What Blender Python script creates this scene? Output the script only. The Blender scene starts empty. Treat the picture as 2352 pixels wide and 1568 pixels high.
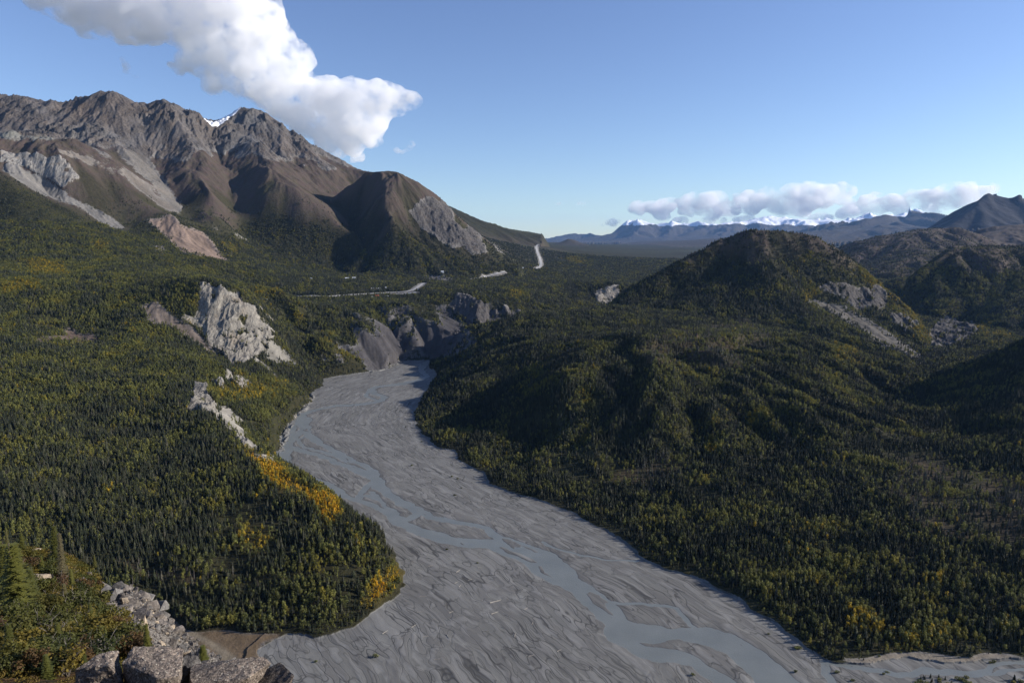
import bpy, bmesh, math, random, time
import numpy as np
from mathutils import Vector, Matrix
T0 = time.time()
rnd = random.Random(7)
rng = np.random.default_rng(11)
scene = bpy.context.scene
COL = scene.collection

# ------------------------------------------------------------------ camera
PITCH = math.radians(8.1)
CAMZ = 400.0
cam_d = bpy.data.cameras.new('camera')
cam_d.lens = 24.0
cam_d.sensor_width = 36.0
cam_d.clip_start = 0.5
cam_d.clip_end = 400000
cam = bpy.data.objects.new('camera', cam_d)
COL.objects.link(cam)
cam.location = (0, 0, CAMZ)
cam.rotation_euler = (math.pi / 2 - PITCH, 0, 0)
scene.camera = cam

# ------------------------------------------------------------------ light
SUN_EL = math.radians(22)
SUN_AZ = math.radians(85)            # clockwise from the view direction
world = bpy.data.worlds.new('World')
scene.world = world
world.use_nodes = True
wn = world.node_tree
bg = wn.nodes['Background']
sky = wn.nodes.new('ShaderNodeTexSky')
sky.sky_type = 'NISHITA'
sky.sun_disc = False
sky.sun_elevation = SUN_EL
sky.sun_rotation = SUN_AZ
sky.altitude = 700
sky.air_density = 1.0
sky.dust_density = 0.25
sky.ozone_density = 3.5
hsv = wn.nodes.new('ShaderNodeHueSaturation')
hsv.inputs['Saturation'].default_value = 1.0
hsv.inputs['Hue'].default_value = .512
wn.links.new(sky.outputs[0], hsv.inputs['Color'])
wn.links.new(hsv.outputs[0], bg.inputs[0])
bg.inputs[1].default_value = 0.105
sun_d = bpy.data.lights.new('sun', 'SUN')
sun_d.energy = 5.0
sun_d.angle = math.radians(0.5)
sun_d.color = (1.0, 0.93, 0.84)
sun = bpy.data.objects.new('sun', sun_d)
COL.objects.link(sun)
sv = Vector((math.sin(SUN_AZ) * math.cos(SUN_EL), math.cos(SUN_AZ) * math.cos(SUN_EL), math.sin(SUN_EL)))
sun.rotation_euler = (-sv).to_track_quat('-Z', 'Y').to_euler()
scene.view_settings.view_transform = 'Standard'
scene.view_settings.look = 'None'
scene.view_settings.exposure = 0.62
scene.view_settings.gamma = 1.0
scene.cycles.max_bounces = 44
scene.cycles.diffuse_bounces = 2
scene.cycles.glossy_bounces = 2
scene.cycles.transmission_bounces = 2
scene.cycles.volume_bounces = 40
scene.cycles.transparent_max_bounces = 8

# ------------------------------------------------------------------ projection helpers
FP, CX, CY = 1568.0, 1176.0, 784.0
CT, ST = math.cos(PITCH), math.sin(PITCH)
TAGS = {                       # photograph crops used while measuring: x0, y0, scale
    'P': (0, 0, 2352 / 2500.), 'Z1': (0, 150, 2.138), 'Z2': (1000, 400, 1.568), 'Z3': (600, 580, 3.136),
    'Z4': (0, 800, 2.351), 'Z5': (0, 1267, 2.94), 'Z6': (600, 1000, 2.351), 'Z7': (1500, 1000, 2.351),
    'ZC': (330, 660, 5.227), 'ZF': (200, 1400, 4.276), 'ZR': (620, 640, 5.113), 'ZG': (0, 1300, 5.227)}
PS = 2352 / 2500.


def cv(tag, pts):
    x0, y0, s = TAGS[tag]
    return [((x0 + a[0] / s) * PS, (y0 + a[1] / s) * PS) + tuple(a[2:]) for a in pts]


def tanel(py):
    return math.tan(PITCH + math.atan((py - CY) / FP))


def wpt(px, py, Y):
    v = (CY - py) / FP
    return (Y * (px - CX) / FP / (CT + v * ST), Y, CAMZ - Y * tanel(py))


def wz(px, py, z):
    return wpt(px, py, (CAMZ - z) / tanel(py))


def project(x, y, z):
    d = y * CT - (z - CAMZ) * ST
    up = y * ST + (z - CAMZ) * CT
    return CX + FP * x / d, CY - FP * up / d


# ------------------------------------------------------------------ numeric noise
f32 = np.float32


def _hash(ix, iy, seed):
    h = (ix.astype(np.uint32) * np.uint32(374761393) + iy.astype(np.uint32) * np.uint32(668265263)
         + np.uint32((seed * 1442695041) & 0xffffffff))
    h = (h ^ (h >> np.uint32(13))) * np.uint32(1274126177)
    return h ^ (h >> np.uint32(16))


def perlin(x, y, seed=0):
    xf, yf = np.floor(x), np.floor(y)
    ix, iy = xf.astype(np.int64), yf.astype(np.int64)
    fx, fy = (x - xf).astype(f32), (y - yf).astype(f32)
    u = fx * fx * fx * (fx * (fx * 6 - 15) + 10)
    v = fy * fy * fy * (fy * (fy * 6 - 15) + 10)

    def g(a, b):
        h = _hash(ix + a, iy + b, seed).astype(f32) * f32(2 * math.pi / 4294967296.)
        return np.cos(h) * (fx - a) + np.sin(h) * (fy - b)
    n0 = g(0, 0) * (1 - u) + g(1, 0) * u
    n1 = g(0, 1) * (1 - u) + g(1, 1) * u
    return (n0 * (1 - v) + n1 * v) * f32(1.5)


def fbm(x, y, wl, oct=4, seed=0, gain=0.5):
    r = 0
    a = 1.0
    for o in range(oct):
        r = r + a * perlin(x / wl, y / wl, seed + o * 17)
        a *= gain
        wl *= 0.48
    return r


def ridged(x, y, wl, oct=4, seed=0, gain=0.5):
    r = 0
    a = 1.0
    for o in range(oct):
        r = r + a * (1 - 2 * np.abs(perlin(x / wl, y / wl, seed + o * 17)))
        a *= gain
        wl *= 0.48
    return r


def gully(x, y, gx, gy, amp, wl, octs, seed=5, branch=1.2, kdir=1.0):
    """Down-slope running ribs and gullies (slope-aligned cell noise)."""
    H = np.zeros_like(x)
    DX = np.zeros_like(x)
    DY = np.zeros_like(x)
    a = 1.0
    fr = 1.0 / wl
    for o in range(octs):
        px, py = x * fr, y * fr
        ix, iy = np.floor(px), np.floor(py)
        fx, fy = (px - ix).astype(f32), (py - iy).astype(f32)
        ix = ix.astype(np.int64)
        iy = iy.astype(np.int64)
        dx = (gy + DY * branch) * kdir
        dy = -(gx + DX * branch) * kdir
        L = np.sqrt(dx * dx + dy * dy) + 1e-6
        k = np.minimum(1.0, L * 3) / L
        dx, dy = dx * k, dy * k
        va = 0
        vs = 0
        wt = 0
        for i in (-1, 0, 1):
            for j in (-1, 0, 1):
                h = _hash(ix + i, iy + j, seed + o * 31)
                hx = (h & np.uint32(0xffff)).astype(f32) / f32(65536.)
                hy = (h >> np.uint32(16)).astype(f32) / f32(65536.)
                qx, qy = fx - i - hx, fy - j - hy
                w = np.exp(-(qx * qx + qy * qy) * f32(2.2))
                m = (qx * dx + qy * dy) * f32(2 * math.pi)
                va = va + np.cos(m) * w
                vs = vs - np.sin(m) * w
                wt = wt + w
        va = va / wt
        vs = vs / wt
        H += a * va
        DX += a * vs * dx * fr * amp * 2
        DY += a * vs * dy * fr * amp * 2
        a *= 0.54
        fr *= 2.05
    return H * amp


def sstep(a, b, x):
    t = np.clip((x - a) / (b - a), 0, 1)
    return t * t * (3 - 2 * t)


# ------------------------------------------------------------------ terrain control data  (px, py, Y) on the photograph, or ('w', k=x/Y, Y, z)
def CZ(px, py, z):
    return (px, py, (CAMZ - z) / tanel(py))


L0 = [CZ(925, 1330, 2), (900, 1270, 800), (840, 1200, 850), (780, 1155, 900), (700, 1100, 960), (620, 1060, 1020),
      (575, 1030, 1080), (530, 970, 1180), (470, 925, 1290), (440, 885, 1400),
      CZ(640, 1050, 1), CZ(700, 900, 1), CZ(745, 868, 1), (600, 960, 1330), (560, 900, 1500), (650, 950, 1500),
      CZ(760, 1125, 1), CZ(700, 1092, 1), CZ(860, 1215, 1), CZ(800, 1160, 1),
      (520, 850, 1600), (600, 850, 1750), (680, 880, 1850), (640, 800, 1950),
      CZ(700, 1465, 1.5), CZ(560, 1450, 2), CZ(380, 1410, 4), CZ(600, 1400, 6), CZ(840, 1400, 3),
      (800, 1330, 735), (780, 1250, 790), (700, 1200, 850), (600, 1300, 750), (500, 1200, 850), (400, 1100, 950), (200, 1100, 930),
      (0, 1100, 900), (200, 1250, 760), (0, 1250, 740), (400, 1300, 740), (100, 1400, 640), (-150, 1400, 620), (-150, 1100, 880),
      CZ(400, 1480, 3), CZ(300, 1568, 5), CZ(600, 1568, 1), CZ(200, 1500, 9), CZ(0, 1568, 25),
      (400, 1000, 1130), (200, 950, 1200), (0, 950, 1150), (-150, 950, 1150), (300, 850, 1500), (100, 850, 1400), (-120, 850, 1380), (430, 830, 1560),
      (200, 770, 1750), (0, 770, 1650), (350, 740, 1850), (455, 650, 2010), (520, 668, 1980), (580, 695, 2000), (600, 715, 2010), (640, 760, 2050),
      (460, 770, 1860), (520, 830, 1800), (600, 835, 1850), (640, 830, 1900), (400, 700, 1930), (-150, 770, 1600),
      (300, 650, 2150), (100, 650, 2100), (-60, 650, 2100), (600, 688, 2900), ('w', -.27, 2400, 165), ('w', -.33, 2350, 215), ('w', -.40, 2280, 265),
      (300, 600, 2700), (100, 600, 2600), (-100, 600, 2600), (200, 550, 3000), (0, 550, 2900), (400, 600, 2900), (500, 600, 3100),
      (600, 620, 3250), (700, 640, 3300), (800, 640, 3400), (900, 640, 3600), (900, 670, 3100), (800, 680, 2950), (720, 678, 2900), (950, 663, 3150),
      (750, 750, 2300), (720, 740, 2330), (790, 790, 2180), (680, 700, 2600), (760, 700, 2600), (700, 780, 2150), (740, 800, 2110), (660, 740, 2300),
      (1000, 645, 3600), (1150, 628, 4300), (1240, 612, 5500), (1233, 565, 9000), (1060, 640, 3700), (1150, 650, 3500),
      (-100, 400, 3400), (0, 400, 3400), (100, 465, 3350), (200, 515, 3300), (290, 535, 3350), (0, 480, 3200), (-100, 480, 3200),
      (400, 500, 3600), (340, 505, 3550), (520, 600, 3300), (440, 560, 3400), (600, 600, 3600), (600, 540, 4000), (700, 560, 4000), (800, 600, 4000), (840, 585, 4150),
      (900, 620, 3800), (960, 648, 3600),
      # shoulder above the left cliff
      (-150, 318, 3750), (0, 321, 3800), (80, 321, 3830), (130, 323, 3850), (200, 345, 3900), (280, 398, 3900), (340, 445, 3900), (400, 485, 3880),
      (0, 350, 3660), (100, 360, 3680), (180, 385, 3700), (0, 383, 3550), (100, 420, 3600), (200, 465, 3550), (290, 520, 3480), (240, 430, 3720), (330, 480, 3650),
      (-150, 350, 3620),
      # main ridge
      (-250, 240, 4900), (-150, 228, 4900), (0, 219, 4900), (60, 222, 4950), (95, 234, 5000), (130, 239, 5050), (165, 232, 5000), (200, 222, 4950), (230, 212, 4950),
      (270, 216, 5000), (300, 231, 5050), (335, 240, 5100), (370, 231, 5050), (410, 250, 5050), (450, 270, 5050), (485, 284, 5300),
      (510, 272, 5500), (540, 254, 5500), (565, 249, 5500), (600, 258, 5500), (650, 290, 5450), (700, 325, 5400), (750, 358, 5350),
      (790, 378, 5300), (820, 390, 5250), (850, 402, 5200), (900, 440, 5200), (950, 480, 5200),
      (0, 300, 4400), (70, 290, 4500), (140, 300, 4500), (200, 330, 4350), (60, 315, 4250), (-120, 300, 4350),
      (270, 300, 4650), (300, 350, 4400), (360, 420, 4150), (390, 455, 4080), (330, 300, 4750), (380, 350, 4600),
      (340, 370, 4480), (375, 410, 4330), (405, 462, 4120), (440, 505, 3850),
      (430, 300, 4800), (470, 350, 4600), (430, 400, 4300), (480, 440, 4130), (500, 500, 3850), (400, 340, 4650),
      (485, 330, 4950), (505, 380, 4700), (540, 425, 4480), (543, 480, 4200), (552, 540, 3950),
      (600, 330, 4950), (570, 370, 4680), (620, 395, 4450), (680, 435, 4300), (620, 450, 4200), (760, 500, 4150), (820, 540, 4080), (700, 500, 4100), (845, 578, 4050),
      (620, 350, 5000), (680, 380, 4900), (740, 410, 4850), (720, 350, 5200), (770, 450, 4750), (650, 480, 4150), (790, 470, 4550),
      (800, 420, 5000), (720, 450, 4500),
      # valley beyond
      ('w', -.14, 6500, 700), ('w', -.3, 7000, 900), ('w', -.6, 7000, 900), ('w', -.8, 7000, 900), ('w', -.3, 9000, 700), ('w', -.7, 10000, 700), ('w', -.95, 6000, 900), ('w', -.95, 4000, 900), ('w', -.95, 2500, 400),
      ('w', -.95, 1200, 150), ('w', -.95, 600, 60),
      (1300, 575, 9500), (1260, 556, 16000), (1400, 566, 15000), (1500, 580, 10500), (1300, 600, 6500), (1450, 600, 6500), (1400, 640, 4500), (1300, 640, 4500),
      (1500, 620, 5500), (1600, 590, 9000),
      (1020, 680, 2950), (1100, 690, 2870), (1180, 705, 2880), (1050, 665, 3100), (1040, 725, 2800), (1090, 745, 2760), (1180, 735, 2800),
      (1300, 690, 3250), (1250, 715, 2950), (1375, 657, 3700), (1420, 657, 3700), (1370, 705, 3420), (1400, 700, 3550), ('w', .08, 2900, 70), ('w', .1, 3300, 90), ('w', .02, 2600, 30), ('w', .2, 3600, 90),
      (1350, 660, 3700), (1250, 660, 3500),
      (820, 730, 2380), (900, 700, 2620), (940, 740, 2450), (960, 785, 2370), (870, 765, 2290), (930, 825, 2330), (870, 848, 2160), (985, 822, 2370), (910, 755, 2450), (1010, 735, 2550), (1000, 790, 2390), (1050, 770, 2450),
      # right bank bench
      (1060, 775, 2330), (1100, 757, 2430), (1150, 740, 2500), (1200, 731, 2560), (1300, 722, 2620), (1400, 707, 2700), (1200, 780, 2050), (1200, 850, 1750), (1100, 830, 1950), (1050, 880, 1720),
      CZ(1000, 870, 2), CZ(955, 905, 2), CZ(955, 960, 2), CZ(970, 1000, 2), CZ(1070, 1080, 2), CZ(1130, 1120, 2), CZ(1260, 1150, 2), CZ(1400, 1215, 2), CZ(1480, 1280, 2), CZ(1700, 1380, 2), CZ(1810, 1450, 2), CZ(1890, 1510, 1),
      (1010, 860, 1980), (1030, 1000, 1370), (1300, 800, 1800), (1300, 760, 2150), (1300, 850, 1520), (1300, 900, 1400), (1300, 1000, 1270), (1450, 900, 1400), (1450, 1000, 1240), (1450, 820, 1600), (1500, 760, 2100), (1600, 720, 2500),
      (1600, 850, 1500), (1600, 950, 1290), (1600, 1050, 1150), (1600, 790, 1850), (1700, 800, 1750), (1750, 900, 1420), (1750, 1000, 1220), (1850, 850, 1600), (1850, 950, 1310), (1850, 780, 1950), (1950, 850, 1750),
      (2000, 900, 1700), (1950, 1000, 1240), (1800, 1100, 1070), (1600, 1200, 920), (1700, 1300, 790), (2000, 1200, 900), (1500, 1150, 1010), (1400, 1100, 1110),
      (2100, 850, 2050), (2200, 812, 2350), (2200, 1000, 1320), (2300, 1100, 1060), (2352, 1000, 1210), (2352, 900, 1420), (2352, 850, 1560), (2360, 778, 1750), (2250, 830, 1760), (2180, 870, 1720), (2100, 930, 1580),
      (2450, 750, 1600), (2600, 740, 1600), (2352, 1300, 785), CZ(2352, 1450, 6), CZ(2150, 1470, 4), CZ(2000, 1450, 4), CZ(1900, 1500, 2), CZ(2500, 1500, 6), CZ(2600, 1300, 20), (2600, 1000, 1250),
      CZ(2352, 1535, 1), CZ(2100, 1535, 1), CZ(2352, 1568, 2), CZ(2600, 1600, 3), CZ(1930, 1560, 0.5),
      ('w', .76, 2050, 70), ('w', .74, 1800, 120), ('w', .85, 2300, 70), ('w', .72, 3000, 60), ('w', .9, 3500, 120),
      ('w', .3, 5500, 200), ('w', .5, 5000, 180), ('w', .7, 5000, 200), ('w', .5, 8000, 280), ('w', .8, 8000, 300), ('w', .95, 1200, 50), ('w', .95, 700, 8),
      ('w', .2, 16000, 330), ('w', .5, 16000, 350), ('w', .2, 28000, 380), ('w', .5, 28000, 400), ('w', -.1, 16000, 500), ('w', .9, 16000, 480),
      ('w', -.8, 480, 30), ('w', -.45, 480, 5), ('w', -.2, 480, 0), ('w', .2, 480, 0), ('w', .6, 480, 0), ('w', .85, 480, 3), ('w', 0, 600, 0), ('w', .1, 900, 0), ('w', .05, 1300, 0), ('w', -.1, 1200, 0), ('w', -.1, 1800, 0), ('w', -.2, 1500, 0), ('w', -.22, 1950, 0),
      ('w', -.05, 700, 0), ('w', .3, 600, 0), ('w', .3, 750, 0), ('w', -.15, 2150, 0), ('w', -.27, 1300, 0), ('w', .15, 1000, 0), ('w', -.04, 1550, 0), ('w', -.1, 900, 0),
      ]
LAYERS = {
    'dome_hill': dict(sky=[(755, 462, 4500), (775, 450, 4550), (800, 430, 4600), (840, 402, 4550), (880, 396, 4500), (920, 400, 4500), (960, 420, 4550), (1000, 450, 4600), (1040, 490, 4600),
                           (1080, 528, 4600), (1110, 550, 4500), (1150, 575, 4400), (1190, 605, 4300)],
                      pts=[(880, 450, 4250), (905, 505, 4080), (885, 560, 3960), (830, 490, 4400), (850, 550, 4100), (850, 585, 3950), (900, 605, 3850), (950, 628, 3760), (985, 642, 3720), (1050, 625, 3850), (1130, 615, 4100),
                           (1060, 590, 4050), (1000, 560, 4080), (940, 530, 4150), (960, 470, 4330), (1040, 520, 4330), (1100, 565, 4250), (1000, 540, 4180), (800, 470, 4500), (990, 480, 4400), (840, 440, 4470)], back=.12),
    'back_ridge': dict(sky=[(880, 420, 8300), (980, 450, 8400), (1060, 490, 8500), (1130, 519, 9000), (1200, 544, 10000), (1245, 552, 11500)],
                       pts=[(1100, 560, 6500), (1180, 592, 6300), (1210, 580, 7800)], back=.15),
    'cone_hill': dict(sky=[(1270, 560, 14500), (1288, 556, 14500), (1306, 548, 14500), (1320, 551, 14500), (1335, 558, 14500), (1350, 562, 14500)], pts=[(1300, 564, 13500)], back=.1),
    'lion_hill': dict(sky=[(1390, 712, 2660), (1400, 704, 2700), (1440, 672, 2750), (1500, 638, 2800), (1560, 605, 2850), (1600, 580, 2900), (1650, 552, 2950), (1700, 535, 3000), (1750, 529, 3000), (1800, 530, 3000),
                           (1850, 540, 2950), (1880, 548, 2950), (1920, 570, 2950), (1960, 600, 2900), (2000, 635, 2850), (2040, 668, 2800), (2080, 705, 2730), (2110, 750, 2620), (2145, 795, 2480)],
                      pts=[(1420, 712, 2620), (1500, 702, 2590), (1600, 695, 2560), (1700, 700, 2520), (1800, 740, 2400), (1680, 605, 2890), (1650, 645, 2770), (1550, 660, 2770), (1480, 690, 2690), (1740, 572, 2850), (1768, 600, 2720), (1785, 640, 2630), (1700, 668, 2600), (1640, 678, 2600),
                           (1800, 600, 2790), (1850, 640, 2690), (1870, 655, 2660), (1960, 655, 2730), (2040, 715, 2660), (1895, 692, 2590), (1980, 735, 2520), (2050, 775, 2430), (2000, 765, 2390), (2110, 822, 2250), (1990, 690, 2690),
                           (1930, 760, 2330), (1850, 720, 2450), (2130, 835, 2220), (1700, 560, 2920), (2090, 770, 2480)], back=.12),
    'side_hill': dict(sky=[(2085, 650, 3550), (2100, 628, 3650), (2150, 590, 3800), (2200, 575, 3900), (2250, 573, 4000), (2300, 575, 4000), (2400, 570, 4000), (2600, 560, 4000)],
                      pts=[(2120, 705, 3250), (2130, 770, 2950), (2200, 650, 3400), (2200, 750, 3000), (2352, 700, 3000), (2352, 770, 2700), (2250, 800, 2650), (2600, 700, 3000), (2180, 805, 2750), (2280, 640, 3400), (2550, 780, 2600)], back=.15),
    'knob_hill': dict(sky=[(2010, 668, 4150), (2040, 648, 4300), (2070, 640, 4300), (2100, 650, 4200), (2120, 672, 4000)], pts=[(2070, 680, 3950), (2040, 690, 3950), (2100, 700, 3800)], back=.08),
    'brown_hills': dict(sky=[(1900, 585, 6300), (1930, 565, 6500), (1990, 550, 6500), (2060, 535, 6500), (2130, 527, 6500), (2200, 526, 6500), (2260, 545, 6300), (2295, 572, 6000), (2352, 590, 5800)],
                        pts=[(2000, 600, 5500), (2100, 590, 5200), (1980, 625, 4800), (2080, 630, 4700), (1920, 600, 5600), (2200, 570, 5600)], back=.12),
    'brown_ridge': dict(sky=[(2220, 545, 7600), (2250, 532, 7600), (2300, 520, 7600), (2352, 515, 7600), (2450, 510, 7600), (2600, 500, 7600)], pts=[(2352, 560, 6600), (2550, 560, 6600)], back=.12),
    'dark_mountain': dict(sky=[(2080, 545, 12500), (2110, 531, 12700), (2150, 507, 13000), (2200, 480, 13000), (2240, 457, 13000), (2262, 449, 13000), (2290, 446, 13000), (2310, 450, 13000), (2330, 458, 13000), (2352, 462, 13000), (2450, 430, 13000), (2600, 430, 13000)],
                          pts=[(2120, 550, 11500), (2200, 540, 11500), (2300, 530, 11200), (2260, 500, 12000), (2500, 520, 11200), (2352, 505, 11900)], back=.1),
    'far_mid': dict(sky=cv('Z2', [(740, 312, 24000), (800, 308, 26000), (900, 304, 27000), (1000, 298, 27000), (1100, 302, 27000), (1200, 292, 27000), (1300, 286, 27000), (1400, 288, 27000), (1500, 276, 27000), (1580, 252, 28000), (1640, 226, 28000), (1700, 240, 28000), (1800, 228, 28000), (1870, 212, 28000),
                                  (1910, 197, 28000), (1960, 218, 28000), (2050, 228, 28000), (2150, 220, 28000)]),
                    pts=cv('Z2', [(800, 320, 16500), (1000, 318, 16500), (1200, 318, 16500), (1500, 300, 18000), (1800, 280, 20000), (2000, 270, 20000)]), back=.1),
    'snow_range': dict(sky=cv('Z2', [(480, 291, 46000), (530, 289, 46000), (560, 283, 46000), (600, 276, 46000), (640, 271, 46000), (680, 270, 46000), (700, 272, 46000), (745, 284, 44000), (760, 279, 42000), (790, 260, 42000), (815, 243, 42000), (835, 225, 42000), (860, 219, 42000), (880, 217, 42000), (905, 228, 42000),
                                     (930, 238, 42000), (950, 248, 43000), (975, 232, 44000), (1000, 226, 44000), (1030, 234, 44000), (1050, 246, 44000), (1080, 226, 42000), (1105, 219, 42000), (1140, 231, 42000), (1160, 236, 43000), (1200, 237, 44000), (1250, 232, 44000), (1290, 222, 42000),
                                     (1320, 210, 42000), (1350, 202, 42000), (1385, 197, 42000), (1410, 203, 42000), (1440, 212, 43000), (1470, 214, 43000), (1500, 222, 43000), (1540, 226, 43000), (1580, 218, 43000), (1620, 226, 43000), (1660, 228, 43000), (1700, 216, 42000), (1730, 202, 42000),
                                     (1760, 190, 42000), (1785, 198, 42000), (1800, 206, 42000), (1830, 192, 43000), (1850, 196, 43000), (1870, 206, 44000), (1895, 193, 46000), (1940, 177, 46000), (1970, 187, 46000), (2020, 213, 46000), (2100, 220, 46000), (2300, 200, 46000), (2500, 200, 46000)]),
                       pts=cv('Z2', [(560, 300, 30000), (700, 300, 30000), (860, 268, 38500), (800, 290, 38500), (940, 285, 38500), (880, 312, 30000), (1000, 280, 35000), (1200, 280, 35000), (1390, 235, 39500), (1400, 280, 33000), (1760, 225, 39500), (1940, 215, 42000), (1700, 270, 33000), (2000, 270, 33000), (2400, 270, 33000)]), back=.08),
}
LNAMES = ['valley'] + list(LAYERS)


def to_w(p):
    if p[0] == 'w':
        return (p[1] * p[2], p[2], p[3])
    return wpt(p[0], p[1], p[2])


def densify(s, n=3):
    out = []
    for a, b in zip(s[:-1], s[1:]):
        for i in range(n):
            t = i / n
            out.append(tuple(a[k] * (1 - t) + b[k] * t for k in range(3)))
    out.append(s[-1])
    return out


class RBF:
    def __init__(self, W, c=0.012):
        self.c2 = c * c
        self.q = np.array([(x / y, math.log(y)) for x, y, z in W])
        z = np.array([w[2] for w in W])
        n = len(W)
        d = np.sqrt(((self.q[:, None] - self.q[None]) ** 2).sum(-1) + self.c2)
        A = np.zeros((n + 1, n + 1))
        A[:n, :n] = d - np.eye(n) * 2e-4
        A[:n, n] = 1
        A[n, :n] = 1
        s = np.linalg.solve(A, np.append(z, 0))
        self.w, self.b = s[:n].astype(f32), s[n]
        self.q = self.q.astype(f32)

    def __call__(self, k, ly):
        shp = k.shape
        k = k.ravel().astype(f32)
        ly = ly.ravel().astype(f32)
        r = np.full(k.shape, self.b, f32)
        for i in range(0, len(k), 65536):
            a, b = k[i:i + 65536], ly[i:i + 65536]
            acc = np.zeros(a.shape, f32)
            for j in range(len(self.w)):
                acc += self.w[j] * np.sqrt((a - self.q[j, 0]) ** 2 + (b - self.q[j, 1]) ** 2 + f32(self.c2))
            r[i:i + 65536] += acc
        return r.reshape(shp)


RB = {'valley': RBF([to_w(p) for p in L0])}
DOM = {}
for nm, L in LAYERS.items():
    S = densify(L['sky'])
    W = [wpt(*p) for p in S]
    base = min(min(w[2] for w in W), min(wpt(*p)[2] for p in L['pts'])) - 30
    BK = []
    for x, y, z in W:
        BK.append((x * (1 + L['back']), y * (1 + L['back']), base + (z - base) * .35))
        BK.append((x * (1 + 2 * L['back']), y * (1 + 2 * L['back']), base - 40))
    x, y, z = W[0]
    kk = [w[0] / w[1] for w in W]
    Y0 = [w[1] for w in W]
    sp = .35 * (max(kk) - min(kk)) + .02
    ends = []
    if W[0][2] > base + 60 or True:
        ends += [((kk[0] - min(sp, .05)) * W[0][1], W[0][1], base - 30 if kk[0] > -.9 else z)]
    if kk[-1] < .8:
        ends += [((kk[-1] + min(sp, .05)) * W[-1][1], W[-1][1], base - 30)]
    FR = [wpt(*p) for p in L['pts']]
    RB[nm] = RBF(W + BK + FR + ends, .006)
    ally = [w[1] for w in W + FR]
    DOM[nm] = (min(kk + [w[0] / w[1] for w in FR]) - .02, max(kk + [w[0] / w[1] for w in FR]) + .02, min(ally) * .97, max(ally) * (1 + 2 * L['back']))


def base_height(k, ly):
    """k = x/Y, ly = ln Y -> heights and index of the winning layer."""
    z = RB['valley'](k, ly)
    idx = np.zeros(k.shape, np.int8)
    for i, nm in enumerate(LAYERS):
        d = DOM[nm]
        m = (k > d[0]) & (k < d[1]) & (ly > math.log(d[2])) & (ly < math.log(d[3]))
        if not m.any():
            continue
        zz = RB[nm](k[m], ly[m])
        # fade out towards the edge of the domain so that a layer always sinks into its surroundings
        e = np.minimum(np.minimum(k[m] - d[0], d[1] - k[m]) / .02, (ly[m] - math.log(d[2])) / .03)
        zz = zz - (1 - np.clip(e, 0, 1)) * 120 * (np.exp(ly[m]) / 4000)
        up = zz > z[m]
        zi = z[m]
        zi[up] = zz[up]
        z[m] = zi
        ii = idx[m]
        ii[up] = i + 1
        idx[m] = ii
    return z, idx


# ------------------------------------------------------------------ adaptive grid (columns of constant x/Y, rows denser where more is seen)
import os
QUICK = float(os.environ.get('QUICK', '1'))
NC, NR = int(1500 * QUICK), int(1500 * QUICK)
K0, K1, Y0, Y1 = -.88, .88, 480.0, 62000.0
ck = np.linspace(K0, K1, 260)
cl = np.linspace(math.log(Y0), math.log(Y1), 700)
CK, CL = np.meshgrid(ck, cl)
cz, _ = base_height(CK, CL)
te = (CAMZ - cz) / np.exp(CL)
run = np.minimum.accumulate(te, axis=0)          # smaller = higher in the picture
vis = te <= run + .004
dte = np.abs(np.diff(te, axis=0, prepend=te[:1]))
meas = dte * np.where(vis, 1.0, .15) / 1.0 + (CL[1] - CL[0])[None] * .055 * np.where(CL < math.log(14000), 1, .6)
# smooth over columns
ker = np.exp(-np.linspace(-2, 2, 25) ** 2)
ker /= ker.sum()
pad = np.pad(meas, ((0, 0), (12, 12)), 'edge')
meas = sum(ker[i] * pad[:, i:i + meas.shape[1]] for i in range(25))
pad = np.pad(meas, ((6, 6), (0, 0)), 'edge')
k2 = np.exp(-np.linspace(-2, 2, 13) ** 2)
k2 /= k2.sum()
meas = sum(k2[i] * pad[i:i + meas.shape[0]] for i in range(13))
cum = np.cumsum(meas, axis=0)
cum = (cum - cum[:1]) / (cum[-1:] - cum[:1])
rows = np.linspace(0, 1, NR)
LYc = np.stack([np.interp(rows, cum[:, j], cl) for j in range(len(ck))], 1)     # NR x 260
kf = np.linspace(K0, K1, NC)
jj = np.interp(kf, ck, np.arange(len(ck)))
j0 = np.minimum(jj.astype(int), len(ck) - 2)
fr = jj - j0
LY = (LYc[:, j0] * (1 - fr) + LYc[:, j0 + 1] * fr).astype(np.float64)
K = np.broadcast_to(kf, LY.shape).copy()
Z, IDX = base_height(K, LY)
Z = Z.astype(np.float64)
YY = np.exp(LY)
XX = K * YY
print('base', round(time.time() - T0, 1))


def grad(Z):
    """world gradient from the skewed grid"""
    def d(a, ax):
        return np.gradient(a, axis=ax)
    xi, yi, zi = d(XX, 0), d(YY, 0), d(Z, 0)
    xj, yj, zj = d(XX, 1), d(YY, 1), d(Z, 1)
    det = xi * yj - xj * yi
    det = np.where(np.abs(det) < 1e-9, 1e-9, det)
    return ((zi * yj - zj * yi) / det).astype(f32), ((xi * zj - xj * zi) / det).astype(f32)


GX, GY = grad(Z)
SL = np.sqrt(GX ** 2 + GY ** 2)
PXg, PYg = project(XX, YY, Z)
# noise used to roughen the outlines of every traced area
wx = (fbm(XX, YY, 90, 3, 3) * 9).astype(f32)
wy = (fbm(XX, YY, 70, 3, 9) * 7).astype(f32)
wsc = np.clip(1400 / YY, .25, 1.6)


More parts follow.
